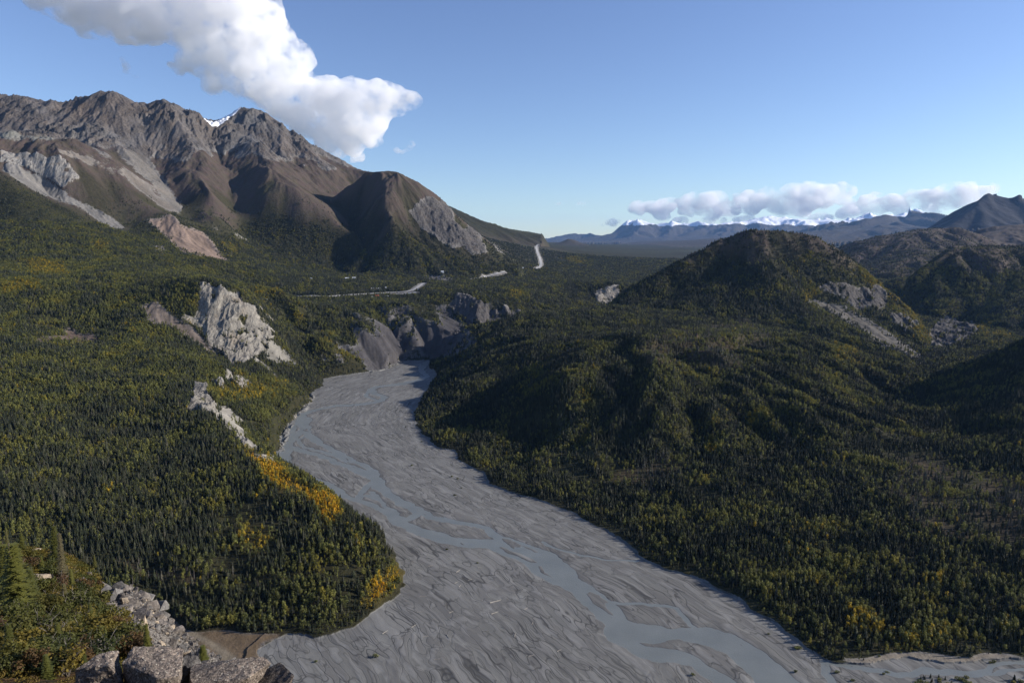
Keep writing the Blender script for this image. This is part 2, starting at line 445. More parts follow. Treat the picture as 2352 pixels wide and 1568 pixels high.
def inpoly(poly, warp=1.0, yr=None):
    px = PXg + wx * wsc * warp
    py = PYg + wy * wsc * warp
    xs = [p[0] for p in poly]
    ys = [p[1] for p in poly]
    m = (px > min(xs)) & (px < max(xs)) & (py > min(ys)) & (py < max(ys))
    if yr:
        m &= (YY > yr[0]) & (YY < yr[1])
    r = np.zeros(px.shape, bool)
    a, b = px[m], py[m]
    ins = np.zeros(a.shape, bool)
    n = len(poly)
    for i in range(n):
        x1, y1 = poly[i][:2]
        x2, y2 = poly[(i + 1) % n][:2]
        if y1 == y2:
            continue
        c = ((y1 > b) != (y2 > b)) & (a < (x2 - x1) * (b - y1) / (y2 - y1) + x1)
        ins ^= c
    r[m] = ins
    return r


def inpoly_w(poly, X, Y):
    xs = [p[0] for p in poly]
    ys = [p[1] for p in poly]
    m = (X > min(xs)) & (X < max(xs)) & (Y > min(ys)) & (Y < max(ys))
    r = np.zeros(X.shape, bool)
    a, b = X[m], Y[m]
    ins = np.zeros(a.shape, bool)
    for i in range(len(poly)):
        x1, y1 = poly[i][:2]
        x2, y2 = poly[(i + 1) % len(poly)][:2]
        if y1 == y2:
            continue
        ins ^= ((y1 > b) != (y2 > b)) & (a < (x2 - x1) * (b - y1) / (y2 - y1) + x1)
    r[m] = ins
    return r


def segdist(pts, X, Y, closed=False):
    """distance to a world polyline, with along-line coordinate and signed offset"""
    best = np.full(X.shape, 1e9, f32)
    n = len(pts) if closed else len(pts) - 1
    for i in range(n):
        ax, ay = pts[i][:2]
        bx, by = pts[(i + 1) % len(pts)][:2]
        dx, dy = bx - ax, by - ay
        L2 = dx * dx + dy * dy + 1e-9
        t = np.clip(((X - ax) * dx + (Y - ay) * dy) / L2, 0, 1)
        d = np.hypot(X - ax - t * dx, Y - ay - t * dy)
        best = np.minimum(best, d)
    return best


# ------------------------------------------------------------------ river bed
BANK_L = cv('Z3', [(1415, 936), (1200, 945), (1100, 1000), (1000, 1020), (850, 1040), (650, 1070), (595, 1080), (590, 1140), (540, 1160), (490, 1200), (500, 1260), (440, 1310), (370, 1400), (310, 1440), (280, 1530)]) + \
    cv('Z6', [(200, 215), (165, 290), (210, 340), (300, 400), (420, 460), (500, 510), (560, 590), (640, 650), (720, 710), (800, 780), (860, 850), (900, 920), (905, 1000), (830, 1090), (760, 1150), (680, 1200), (600, 1260), (490, 1310),
              (400, 1320), (330, 1315), (240, 1290), (150, 1320), (90, 1370), (90, 1430), (160, 1490), (250, 1550), (330, 1680), (350, 2000)])
BANK_R = cv('Z3', [(1415, 936), (1390, 980), (1440, 1030), (1480, 1080), (1420, 1110), (1370, 1180), (1330, 1270), (1290, 1350), (1290, 1400), (1320, 1470)]) + \
    cv('Z6', [(1000, 130), (1090, 210), (1180, 240), (1240, 300), (1370, 370), (1400, 430), (1550, 480), (1700, 530), (1900, 600), (2050, 680), (2200, 780), (2300, 870)]) + \
    cv('Z7', [(300, 920), (450, 960), (560, 1010), (700, 1080), (780, 1150), (900, 1200), (1000, 1280), (1100, 1350), (1170, 1420), (1230, 1447), (1500, 1470), (1600, 1440), (2000, 1450), (2150, 1430), (2450, 1420), (2800, 1420), (2800, 2000)])
bedW = [wz(p[0], p[1], 0)[:2] for p in BANK_L] + [wz(p[0], p[1], 0)[:2] for p in BANK_R[::-1]]
near = YY < 2500
bx, by = XX[near], YY[near]
jx = (fbm(bx, by, 45, 3, 41) * 6).astype(f32)
jy = (fbm(bx, by, 45, 3, 47) * 6).astype(f32)
ins = inpoly_w(bedW, bx + jx, by + jy)
bd = segdist(bedW, bx + jx, by + jy, True)
sd = np.where(ins, -bd, bd)                        # negative inside the bed
SD = np.full(XX.shape, 1e4, f32)
SD[near] = sd
CENT = [wz(*p, 0)[:2] for p in cv('Z3', [(1500, 930), (1380, 975), (1100, 1075), (800, 1180), (560, 1330)])] + \
    [wz(*p, 0)[:2] for p in cv('Z6', [(330, 120), (520, 290), (800, 520), (1150, 740), (1500, 980), (1850, 1250), (2200, 1568), (2500, 2100)])]
# channels: (width in metres, points)
CH = [
    (21, cv('Z3', [(1440, 930), (1400, 950), (1350, 985), (1342, 1020), (1395, 1062), (1300, 1095), (1200, 1118), (1100, 1130), (1000, 1143), (950, 1165), (1000, 1200), (1065, 1222), (1030, 1250), (900, 1275), (700, 1287), (560, 1310), (450, 1345), (410, 1400), (430, 1460), (470, 1505)])),
    (9, cv('Z3', [(940, 1170), (925, 1215), (1000, 1245)])),
    (12, cv('Z3', [(430, 1390), (360, 1440), (350, 1500), (300, 1560)])),
    (22, cv('Z6', [(350, 50), (335, 110), (290, 150), (250, 190), (240, 230), (210, 290), (250, 350), (330, 390), (400, 410), (480, 440), (560, 485), (640, 515), (720, 545), (790, 575), (840, 620), (900, 660), (980, 692), (1080, 722), (1200, 750), (1300, 768), (1400, 765), (1490, 762)])),
    (17, cv('Z6', [(335, 110), (400, 180), (470, 215), (560, 262), (640, 305), (700, 335), (755, 368), (720, 420), (680, 460), (655, 508)])),
    (18, cv('Z6', [(260, 212), (330, 240), (430, 262), (520, 302), (600, 335), (680, 362), (740, 395), (760, 440), (800, 478), (860, 512), (950, 560), (1050, 608), (1150, 638), (1280, 655), (1380, 680), (1430, 722), (1490, 758)])),
    (9, cv('Z6', [(400, 180), (360, 150), (300, 170), (330, 215), (430, 240), (520, 262), (600, 300)])),
    (10, cv('Z6', [(720, 470), (760, 520), (830, 560), (870, 610), (930, 630), (975, 600), (960, 570)])),
    (10, cv('Z6', [(655, 508), (700, 490), (760, 520)])),
    (36, cv('Z6', [(1490, 760), (1600, 790), (1690, 830), (1760, 890), (1840, 960), (1900, 1020), (1960, 1070), (2030, 1120), (2080, 1180), (2160, 1240), (2250, 1275), (2351, 1285)])),
    (11, cv('Z6', [(1400, 775), (1480, 820), (1580, 862), (1650, 912), (1700, 950), (1780, 985), (1870, 1000)])),
    (9, cv('Z6', [(1620, 885), (1700, 890), (1790, 945), (1840, 985)])),
    (8, cv('Z6', [(2050, 1098), (2150, 1112), (2351, 1116), (2476, 1140), (2536, 1230), (2596, 1262), (2640, 1280)])),
    (9, cv('Z6', [(2040, 1140), (2100, 1210), (2150, 1290), (2250, 1370), (2351, 1410)])),
    (40, cv('Z7', [(40, 1245), (100, 1268), (250, 1292), (400, 1290), (540, 1295), (640, 1325), (720, 1382), (800, 1445), (880, 1512), (960, 1590), (1100, 1750)])),
    (32, cv('Z7', [(0, 1250), (40, 1310), (100, 1345), (170, 1380), (300, 1402), (430, 1432), (520, 1490), (600, 1545), (690, 1620), (800, 1750)])),
    (13, cv('Z7', [(430, 1300), (500, 1330), (590, 1350), (680, 1400), (740, 1450), (800, 1520), (860, 1590)])),
    (8, cv('Z7', [(60, 1300), (120, 1370), (230, 1420), (330, 1440), (480, 1480)])),
    (8, cv('Z7', [(1195, 1440), (1215, 1490), (1235, 1540), (1245, 1600)])),
    (8, cv('Z7', [(1250, 1452), (1330, 1462), (1420, 1480), (1500, 1500), (1600, 1512), (1700, 1515), (1800, 1500), (1900, 1497), (2000, 1502), (2130, 1490), (2200, 1470), (2260, 1450), (2400, 1443), (2700, 1440)])),
    (3.5, cv('Z7', [(1800, 1515), (1900, 1520), (2050, 1515), (2200, 1510), (2400, 1500)])),
    (3.0, cv('Z6', [(2250, 870), (2100, 865), (1950, 840), (1850, 815), (1700, 760)])),
    (5.0, cv('Z7', [(700, 1080), (640, 1060), (560, 1020)])),
]
inb = near.copy()
inb[near] = sd < 12
bx, by = XX[inb], YY[inb]
wob = (fbm(bx, by, 38, 3, 61) * 5).astype(f32)
wob2 = (fbm(bx, by, 38, 3, 67) * 5).astype(f32)
chd = np.full(bx.shape, 1e3, f32)
for w, pl in CH:
    pw = [wz(p[0], p[1], 0)[:2] for p in pl]
    wn_ = .40 * w * (1 + .25 * np.sin(bx * .021 + w) + .2 * np.sin(by * .017))
    chd = np.minimum(chd, segdist(pw, bx + wob, by + wob2) - wn_)
# flow coordinates
SA = np.zeros(bx.shape, np.float64)
TA = np.zeros(bx.shape, np.float64)
WA = np.zeros(bx.shape, np.float64)
acc = 0
for a, b in zip(CENT[:-1], CENT[1:]):
    dx, dy = b[0] - a[0], b[1] - a[1]
    L = math.hypot(dx, dy)
    t = ((bx - a[0]) * dx + (by - a[1]) * dy) / L / L
    tc = np.clip(t, 0, 1)
    d = np.hypot(bx - a[0] - tc * dx, by - a[1] - tc * dy)
    w = 1 / (d + 30) ** 5
    off = ((bx - a[0]) * dy - (by - a[1]) * dx) / L
    SA += w * (acc + t * L)
    TA += w * off
    WA += w
    acc += L
SA /= WA
TA /= WA
br = fbm(SA / 3.2, TA, 26, 3, 71) * .55 + (1 - 2 * np.abs(perlin(SA / 60, TA / 13, 75))) * .25
zb = 0.35 + .35 * br
zb = np.where(chd < 10, zb * np.clip(chd / 10, 0, 1) + .05, zb)
zb = np.where(chd < 1.2, -1.1 + np.clip((chd + 1.2) / 2.4, 0, 1) * 1.2, zb)
zb = np.where((chd < -3) & (br > .42), np.minimum(.12, -1.1 + (br - .42) * 12), zb)      # bars showing inside wide channels
FLOW = np.zeros(XX.shape + (2,), f32)
FLOW[inb, 0] = SA
FLOW[inb, 1] = TA
CHD = np.full(XX.shape, 50, f32)
CHD[inb] = chd

# ------------------------------------------------------------------ relief of everything else
valley = IDX == 0
hi = sstep(560, 900, Z)                      # above the tree line
amp = np.zeros(XX.shape, f32)
wl = 420.0
amp += np.where(valley, 4 + 12 * hi, 0)
amp += np.where(valley & (Z < 560) & (YY > 1100) & (YY < 3500) & (K > -.3), 4, 0)
bench = valley & (PXg > 1250) & (PXg < 2000) & (PYg > 770) & (PYg < 1060) & (YY < 2300) & (SD > 30)
for nm, a_ in (('dome_hill', 20), ('back_ridge', 20), ('lion_hill', 10), ('side_hill', 20), ('knob_hill', 14), ('brown_hills', 22), ('brown_ridge', 25), ('cone_hill', 12)):
    amp[IDX == LNAMES.index(nm)] = a_
small = (YY < 9500) & (SD > 0)
G = np.zeros(XX.shape, f32)
G[small] = gully(XX[small], YY[small], GX[small], GY[small], 1.0, 430.0, 6, 5, 1.1, 3.2)
bz = sstep(1200, 1450, PXg) * (1 - sstep(2030, 2130, PXg)) * sstep(755, 800, PYg) * (1 - sstep(980, 1080, PYg)) * (YY < 2300)
Gb = np.zeros(XX.shape, f32)
mb_ = (bz > 0) & (SD > 0)
Gb[mb_] = gully(XX[mb_], YY[mb_], GX[mb_] * 2, GY[mb_] * 2, 1.0, 210.0, 3, 45, .6, 3.0)
Z += Gb * 18 * bz
bz = sstep(620, 700, PXg) * (1 - sstep(1180, 1230, PXg)) * sstep(690, 715, PYg) * (YY > 1950) * (YY < 3100) * (SD > 0) * valley
mb_ = bz > 0
Gb = np.zeros(XX.shape, f32)
Gb[mb_] = gully(XX[mb_], YY[mb_], GX[mb_] * 2, GY[mb_] * 2, 1.0, 190.0, 3, 49, .7, 3.0)
Z += Gb * 15 * bz * sstep(0, 90, SD)
edge = sstep(0, 120, SD) * sstep(.06, .35, SL + .02)
Z += G * amp * edge
far = YY >= 9500
amp2 = np.zeros(XX.shape, f32)
for nm, a_ in (('dark_mountain', 130), ('far_mid', 230), ('snow_range', 170)):
    amp2[IDX == LNAMES.index(nm)] = a_
m = far & (amp2 > 0)
Z[m] += (gully(XX[m], YY[m], GX[m], GY[m], 1.0, 3200.0, 4, 15, 1.0, 3.5) + .25 * fbm(XX[m], YY[m], 1500, 3, 88)) * amp2[m] * sstep(.02, .15, SL[m])
nz = fbm(XX, YY, 150, 4, 21)
Z += nz * (np.where(valley, 3.0 + 9 * hi, 5.0) * sstep(0, 80, SD)) * (YY < 14000)
# traced rock areas get broken, blocky relief
ROCK = [
    cv('ZC', [(790, 140), (950, 190), (1180, 240), (1300, 290), (1400, 390), (1560, 450), (1680, 580), (1830, 760), (1780, 850), (1680, 850), (1640, 1000), (1600, 1090), (1440, 1200), (1230, 1230), (1100, 1080), (900, 900), (750, 700), (560, 620), (600, 560), (780, 560), (850, 400), (800, 230)]),
    cv('ZC', [(1170, 1260), (1240, 1300), (1280, 1400), (1480, 1560), (1360, 1500), (1240, 1430), (1140, 1370)]),
    cv('ZC', [(900, 1320), (1000, 1350), (1160, 1490), (1050, 1490), (950, 1410)]),
    cv('Z4', [(1100, 325), (1180, 350), (1260, 440), (1230, 520), (1180, 500), (1090, 470)]),
    cv('Z4', [(1350, 600), (1420, 640), (1500, 700), (1480, 730), (1380, 690)]),
    cv('Z3', [(1540, 500), (1620, 440), (1720, 440), (1830, 500), (1950, 560), (2000, 530), (2090, 560), (2080, 600), (1960, 625), (1840, 690), (1700, 660), (1600, 560)]),
    cv('Z2', [(700, 490), (735, 475), (800, 462), (803, 500), (745, 552), (720, 530)]),
    cv('Z1', [(0, 475), (200, 480), (340, 520), (420, 600), (330, 670), (280, 640), (150, 560), (0, 530)]),
    cv('Z1', [(0, 180), (100, 180), (160, 230), (230, 310), (300, 400), (230, 370), (150, 310), (60, 290), (0, 340)]),
    cv('Z1', [(2130, 760), (2220, 710), (2330, 740), (2380, 830), (2450, 900), (2460, 960), (2380, 980), (2300, 940), (2200, 860)]),
    cv('Z2', [(0, 170), (60, 130), (110, 150), (130, 200), (240, 250), (290, 300), (300, 345), (240, 358), (190, 300), (120, 260), (60, 240), (20, 210)]),
    cv('Z2', [(1560, 470), (1640, 460), (1740, 480), (1780, 460), (1830, 490), (1830, 540), (1800, 570), (1720, 560), (1640, 510)]),
    cv('Z2', [(1830, 580), (1900, 570), (1950, 620), (1900, 655), (1840, 610)]),
    cv('Z2', [(1980, 640), (2060, 580), (2160, 600), (2180, 650), (2090, 690), (2000, 700)]),
]
rock = np.zeros(XX.shape, bool)
for i, p in enumerate(ROCK):
    rock |= inpoly(p, 1.5 if i in (0, 5) else .9)
LIME = np.zeros(XX.shape, bool)
for p in ROCK[:5] + ROCK[6:7]:
    LIME |= inpoly(p, 1.8)
DARKR = np.zeros(XX.shape, bool)
for p in [ROCK[5]] + ROCK[9:]:
    DARKR |= inpoly(p, .7)
rk = rock & (YY < 6000)
sx = ridged(XX[rk] * 1.0, YY[rk] * .5, 70, 6, 51, .62)
sx = sx * (.55 + .5 * np.clip(perlin(XX[rk] / 60, YY[rk] / 60, 59) + .5, 0, 1.4)) + 1.1 * fbm(XX[rk], YY[rk], 85, 2, 53)
Z[rk] += (sx - .7) * np.where(YY[rk] < 2600, 9, 8)
IC = 0
crag = valley & (Z > 900) & (YY < 6500)
cr = ridged(XX[crag], YY[crag] * .6, 105, 5, 91, .6)
Z[crag] += np.maximum(cr - .5, 0) * 26 * sstep(850, 1150, Z[crag]) * sstep(-.15, .35, fbm(XX[crag], YY[crag], 500, 3, 96)) * np.where(PYg[crag] < 262, .5, 1)
# river bed
Zb = Z.copy()
q = Z[inb]
sdi = SD[inb]
q2 = np.where(sdi < 0, zb, np.where(sdi < 12, np.maximum(q, 1.0 + sdi * .12), q))
q2 = np.where((sdi >= 0) & (sdi < 12), np.minimum(q2, 1.6 + sdi * .6), q2)
Z[inb] = q2
out = (SD > 0) & (YY < 2600)
Z[out] = np.maximum(Z[out], 1.0)

GX, GY = grad(Z)
SL = np.sqrt(GX ** 2 + GY ** 2)
PXg, PYg = project(XX, YY, Z)
TE = (CAMZ - Z) / YY
RUN = np.minimum.accumulate(TE, axis=0)


def hit(px, py):
    """first terrain point seen through a pixel of the photograph"""
    v = (CY - py) / FP
    k = (px - CX) / FP / (CT + v * ST)
    j = (k - K0) / (K1 - K0) * (NC - 1)
    a = int(j)
    f = j - a
    col = TE[:, a] * (1 - f) + TE[:, a + 1] * f
    t = tanel(py)
    i = int(np.argmax(col <= t))
    i = max(1, i)
    t0, t1 = col[i - 1], col[i]
    g = 0 if t0 == t1 else np.clip((t0 - t) / (t0 - t1), 0, 1)

    def L(A):
        r = (A[i - 1, a] * (1 - f) + A[i - 1, a + 1] * f) * (1 - g) + (A[i, a] * (1 - f) + A[i, a + 1] * f) * g
        return float(r)
    return L(XX), L(YY), L(Z)


def ground_z(x, y):
    k = x / y
    j = (k - K0) / (K1 - K0) * (NC - 1)
    a = min(max(int(j), 0), NC - 2)
    return float(np.interp(math.log(y), LY[:, a], Z[:, a]))


print('relief', round(time.time() - T0, 1))

# ------------------------------------------------------------------ ground cover masks
def blob(mask):
    return mask.astype(f32)


TUN = [(-400, 300), (-400, 385), (0, 395), (60, 428), (130, 468), (200, 503), (290, 537), (335, 500), (400, 492), (440, 515), (520, 545), (560, 515), (640, 490), (700, 505), (760, 525), (830, 565), (850, 592), (872, 560),
       (905, 515), (940, 545), (1000, 580), (1060, 592), (1120, 600), (1200, 610), (1300, 600), (1300, -100), (-400, -100)]
iL = {n: IDX == i for i, n in enumerate(LNAMES)}
tun = inpoly(TUN, 1.6, (3150, 9000)) & (iL['valley'] | iL['dome_hill'])
nzb = fbm(XX, YY, 260, 4, 33)
tun |= iL['lion_hill'] & (Z + nzb * 60 > 345)
tun |= iL['side_hill'] & (Z + nzb * 70 > 300)
tun |= iL['knob_hill'] & (Z + nzb * 50 > 380)
tun |= iL['brown_hills'] & (Z + nzb * 90 > 180)
tun |= iL['brown_ridge'] | iL['dark_mountain'] | iL['far_mid'] | iL['snow_range'] | iL['cone_hill']
SCREE = [
    (cv('ZC', [(1380, 930), (1500, 1020), (1700, 1200), (1850, 1370), (1700, 1290), (1550, 1190), (1430, 1080)]), (1.0, .96, .9)),
    (cv('ZC', [(1640, 970), (1700, 850), (1850, 1000), (2050, 1180), (2200, 1300), (1900, 1150), (1760, 1180), (1640, 1060)]), (.85, .82, .74)),
    (cv('ZC', [(1180, 1300), (1260, 1290), (1480, 1400), (1560, 1560), (1380, 1480), (1240, 1400)]), (1.1, 1.05, .98)),
    (cv('ZC', [(1200, 1110), (1300, 1180), (1230, 1240), (1180, 1180)]), (1.3, 1.1, .85)),
    (cv('ZC', [(60, 450), (250, 400), (420, 520), (600, 620), (780, 800), (900, 900), (1100, 1100), (900, 1010), (560, 790), (200, 650)]), (.62, .52, .46)),
    (cv('Z4', [(1220, 430), (1290, 440), (1400, 525), (1390, 545), (1330, 540), (1395, 590), (1460, 650), (1400, 640), (1330, 590), (1210, 515)]), (1.25, 1.2, 1.08)),
    (cv('Z4', [(1390, 690), (1480, 720), (1560, 740), (1620, 790), (1560, 790), (1460, 745)]), (1.25, 1.15, 1.0)),
    (cv('Z4', [(1560, 750), (1590, 690), (1650, 560), (1720, 470), (1790, 370), (1800, 400), (1740, 480), (1680, 560), (1640, 660), (1590, 770)]), (1.3, 1.2, 1.05)),
    (cv('Z3', [(770, 615), (810, 640), (870, 715), (960, 770), (1030, 790), (1040, 690), (1130, 720), (1200, 760), (1290, 850), (1275, 905), (1200, 945), (1080, 1005), (970, 1025), (965, 900), (830, 770)]), (.28, .27, .29)),
    (cv('Z3', [(1300, 720), (1320, 640), (1345, 615), (1420, 690), (1490, 790), (1410, 850), (1310, 850)]), (.25, .245, .27)),
    (cv('Z3', [(1480, 640), (1490, 590), (1530, 570), (1620, 640), (1700, 710), (1620, 790), (1500, 810)]), (.25, .245, .27)),
    (cv('Z3', [(550, 900), (600, 900), (660, 980), (600, 970)]), (.28, .27, .29)),
    (cv('Z1', [(0, 540), (60, 530), (200, 590), (300, 640), (220, 600), (420, 740), (520, 770), (600, 830), (670, 880), (560, 860), (420, 765), (260, 710), (180, 680), (100, 620), (0, 560)]), (.74, .72, .70)),
    (cv('Z1', [(0, 330), (60, 290), (160, 310), (240, 370), (320, 410), (200, 410), (0, 405)]), (.68, .70, .64)),
    (cv('Z1', [(600, 470), (660, 440), (780, 520), (860, 610), (880, 650), (960, 760), (930, 790), (860, 720), (800, 640), (700, 560)]), (.62, .59, .56)),
    (cv('Z1', [(650, 550), (720, 600), (820, 700), (920, 770), (940, 800), (840, 760), (700, 650), (640, 590)]), (.55, .50, .46)),
    (cv('Z1', [(750, 825), (830, 820), (880, 790), (960, 860), (1060, 880), (1140, 980), (1200, 1050), (1110, 1035), (1060, 1020), (950, 1000), (880, 930), (800, 860)]), (.92, .70, .58)),
    (cv('Z1', [(1190, 890), (1260, 905), (1315, 945), (1270, 935)]), (.9, .87, .8)),
    (cv('Z1', [(790, 960), (850, 965), (880, 990), (800, 990)]), (.9, .8, .72)),
    (cv('Z1', [(1090, 830), (1110, 830), (1160, 890), (1140, 890)]), (1.2, 1.05, .9)),
    (cv('Z1', [(160, 1440), (330, 1425), (340, 1380), (440, 1420), (560, 1440), (490, 1470), (340, 1462), (200, 1470)]), (.55, .42, .34)),
    (cv('Z1', [(250, 450), (420, 480), (640, 570), (900, 700), (640, 600), (420, 520)]), (.7, .62, .55)),
    (cv('Z2', [(305, 300), (330, 305), (370, 350), (345, 340)]), (.7, .68, .66)),
    (cv('Z2', [(65, 425), (110, 425), (180, 437), (150, 445), (60, 448)]), (.6, .58, .62)),
    (cv('Z2', [(1500, 515), (1640, 535), (1720, 575), (1800, 620), (1900, 690), (1985, 748), (1930, 748), (1830, 712), (1740, 650), (1650, 590), (1560, 550)]), (.50, .47, .43)),
    (cv('Z2', [(1740, 480), (1790, 455), (1840, 520), (1810, 570), (1760, 540)]), (.46, .40, .36)),
    (cv('Z7', [(1260, 1450), (1500, 1420), (1750, 1400), (2150, 1400), (2351, 1420), (2800, 1420), (2800, 1450), (2351, 1445), (2150, 1440), (1700, 1450), (1500, 1470)]), (1.0, .88, .72)),
]
TINT = np.ones(XX.shape + (3,), f32)
TINT[LIME] = (1.0, .97, .9)
TINT[DARKR] = (.38, .37, .38)
scree = np.zeros(XX.shape, bool)
for i, (p, t) in enumerate(SCREE):
    m_ = inpoly(p, .8) & ~rock
    scree |= m_
    TINT[m_] = t
# high bare rock of the main ridge and of the dark mountain
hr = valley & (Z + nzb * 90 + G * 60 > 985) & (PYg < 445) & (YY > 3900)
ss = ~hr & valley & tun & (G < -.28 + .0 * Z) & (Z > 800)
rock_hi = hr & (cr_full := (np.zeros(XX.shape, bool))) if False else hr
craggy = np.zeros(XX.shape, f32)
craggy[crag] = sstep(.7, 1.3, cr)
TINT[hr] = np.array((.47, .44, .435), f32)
warmth = fbm(XX, YY, 420, 3, 57)
TINT[hr] *= (1 + np.stack([warmth * .12, warmth * .02, -warmth * .08], -1))[hr]
dk = iL['dark_mountain']
mk = iL['dome_hill'] & (SL > 1.05) & (Z > 520)
R = np.where(rock, 1.0, 0).astype(f32)
R = np.maximum(R, np.where(hr, np.clip(.35 + .65 * craggy, 0, 1), 0))
S_ = np.where(scree, 1.0, 0).astype(f32)
S_ = np.maximum(S_, np.where(hr, 1, 0))
TINT[dk] = (.12, .12, .15)
R[dk] = sstep(700, 1400, Z[dk] + nzb[dk] * 200) * .8
fm = iL['far_mid'] | iL['snow_range']
R[fm] = .5
TINT[fm] = (.24, .22, .22)
T_ = blob(tun)
snow = np.zeros(XX.shape, f32)
nf = fbm(XX, YY, 2500, 5, 77)
sr = iL['snow_range']
snow[sr] = sstep(1440, 1560, Z[sr] + nf[sr] * 210)
fmid = iL['far_mid']
snow[fmid] = sstep(1560, 1750, Z[fmid] + nf[fmid] * 180)
snow[dk] = sstep(1500, 1900, Z[dk] + nf[dk] * 260) * .5
snow[inpoly([(468, 272), (490, 280), (520, 264), (552, 244), (552, 252), (524, 274), (502, 290), (486, 290)], .35, (4900, 7000))] = 1
hs = valley & (YY > 4800) & (PXg > 350) & (PXg < 400) & (PYg < 255) & (nzb > .12)
snow[hs] = .8
GOLD = [
    (cv('Z4', [(1360, 685), (1500, 745), (1610, 810), (1760, 900), (1915, 980), (2000, 1090), (1950, 1120), (1790, 1020), (1680, 985), (1575, 920), (1435, 805)]), 1.0),
    (cv('Z4', [(1600, 900), (1750, 960), (1870, 1060), (1960, 1120), (1900, 1120), (1760, 1020)]), .8),
    (cv('Z6', [(840, 840), (905, 910), (905, 970), (830, 1085), (690, 1160), (670, 1110), (720, 1000), (790, 940)]), .85),
    (cv('Z6', [(590, 640), (660, 690), (680, 800), (620, 800)]), .6),
    (cv('Z4', [(1360, 1120), (1560, 1150), (1600, 1250), (1480, 1310), (1380, 1260)]), .7),
    (cv('Z4', [(1480, 930), (1520, 930), (1520, 1000), (1480, 1000)]), .8),
    (cv('Z4', [(600, 880), (680, 870), (680, 960), (600, 960)]), .5),
    (cv('ZC', [(1250, 1270), (1340, 1285), (1440, 1370), (1350, 1350)]), .9), (cv('ZC', [(1680, 1360), (1830, 1390), (1990, 1470), (1800, 1450)]), 1.0),
    (cv('ZC', [(1000, 1500), (1500, 1400), (1900, 1568), (1400, 1700), (1000, 1600)]), .62),
    (cv('ZC', [(690, 340), (800, 360), (810, 440), (730, 400)]), .9),
    (cv('ZC', [(1480, 230), (1640, 230), (1880, 220), (1880, 330), (1500, 340)]), .62),
    (cv('ZC', [(2020, 560), (2160, 560), (2160, 700), (2020, 660)]), .75),
    (cv('Z1', [(130, 1040), (230, 1030), (360, 1070), (340, 1125), (150, 1125)]), .7), (cv('Z1', [(480, 930), (560, 935), (570, 1005), (500, 985)]), .75),
    (cv('Z1', [(0, 1170), (130, 1125), (260, 1180), (100, 1205), (0, 1240)]), .65), (cv('Z1', [(1000, 960), (1290, 930), (1260, 1010), (1150, 1000)]), .45),
    (cv('Z1', [(650, 1370), (740, 1360), (720, 1430), (640, 1440)]), .55),
    (cv('Z3', [(590, 720), (680, 720), (660, 860), (590, 800)]), .5), (cv('Z3', [(680, 840), (820, 860), (960, 900), (920, 960), (700, 900)]), .55),
    (cv('Z3', [(2000, 400), (2130, 400), (2130, 460), (2010, 490)]), .7),
    (cv('Z2', [(560, 360), (620, 355), (700, 380), (640, 385)]), .8),
    (cv('Z2', [(1640, 360), (1760, 420), (1880, 500), (1960, 600), (2000, 700), (1930, 690), (1860, 560), (1700, 430)]), .6),
    (cv('Z2', [(1500, 470), (1560, 480), (1560, 520), (1500, 520)]), .7), (cv('Z2', [(1480, 350), (1520, 355), (1520, 380), (1480, 375)]), .9),
    (cv('Z2', [(1600, 690), (1720, 700), (1750, 780), (1640, 780)]), .5), (cv('Z2', [(620, 860), (700, 860), (700, 941), (620, 941)]), .5),
    (cv('Z2', [(2140, 600), (2220, 590), (2351, 700), (2200, 700)]), .45),
    (cv('Z7', [(720, 30), (800, 40), (800, 130), (730, 120)]), .95), (cv('Z7', [(500, 210), (590, 215), (590, 270), (510, 270)]), .9),
    (cv('Z7', [(1280, 1140), (1480, 1150), (1560, 1260), (1500, 1300), (1280, 1230)]), .75), (cv('Z7', [(1500, 1290), (1900, 1260), (1920, 1380), (1600, 1400)]), .5),
    (cv('Z7', [(1780, 960), (1900, 970), (1900, 1040), (1790, 1020)]), .8), (cv('Z7', [(940, 640), (1260, 650), (1200, 900), (940, 820)]), .35),
    (cv('Z7', [(380, 0), (700, 0), (640, 90), (480, 150), (400, 100)]), .35), (cv('Z7', [(2200, 1160), (2351, 1150), (2351, 1300), (2220, 1300)]), .5),
    (cv('Z7', [(1500, 1350), (1750, 1330), (1750, 1400), (1500, 1420)]), .6),
]
gold = np.zeros(XX.shape, f32)
for p, v_ in GOLD:
    m_ = inpoly(p, 1.3)
    gold[m_] = np.maximum(gold[m_], v_)
# open brown ground: burnt flats with standing dead trees, meadow, gravel track
SPARSE = [cv('Z7', [(1600, 300), (1760, 250), (2000, 380), (2351, 420), (2600, 450), (2600, 800), (2351, 780), (1900, 750), (1700, 640), (1600, 500)]), cv('Z7', [(0, 340), (300, 270), (420, 330), (380, 400), (150, 460), (0, 420)]),
          cv('Z2', [(1000, 640), (1300, 600), (1400, 660), (1250, 800), (900, 780), (880, 700)]), cv('Z5', [(850, 320), (1400, 380), (1420, 480), (1200, 470), (950, 380)])]
sparse = np.zeros(XX.shape, bool)
for i, p in enumerate(SPARSE):
    sparse |= inpoly(p, 2.0)
MEADOW = cv('ZF', [(760, 420), (900, 440), (1010, 500), (1100, 590), (1160, 600), (1400, 583), (1700, 603), (2130, 622), (2080, 680), (1900, 715), (1850, 860), (1950, 900), (2060, 1000), (2090, 1140), (1900, 1300), (900, 1300), (700, 900)])
meadow = inpoly(MEADOW, .5, (480, 1000))
TRACK = cv('ZF', [(900, 640), (1040, 640), (1080, 600), (1110, 592), (1200, 622), (1270, 670), (1450, 755), (1620, 870), (1730, 960), (1800, 1100), (1600, 1100), (1430, 860), (1340, 785), (1200, 700), (1040, 685), (900, 690)])
track = inpoly(TRACK, .35, (480, 1000))
bare = np.zeros(XX.shape, f32)
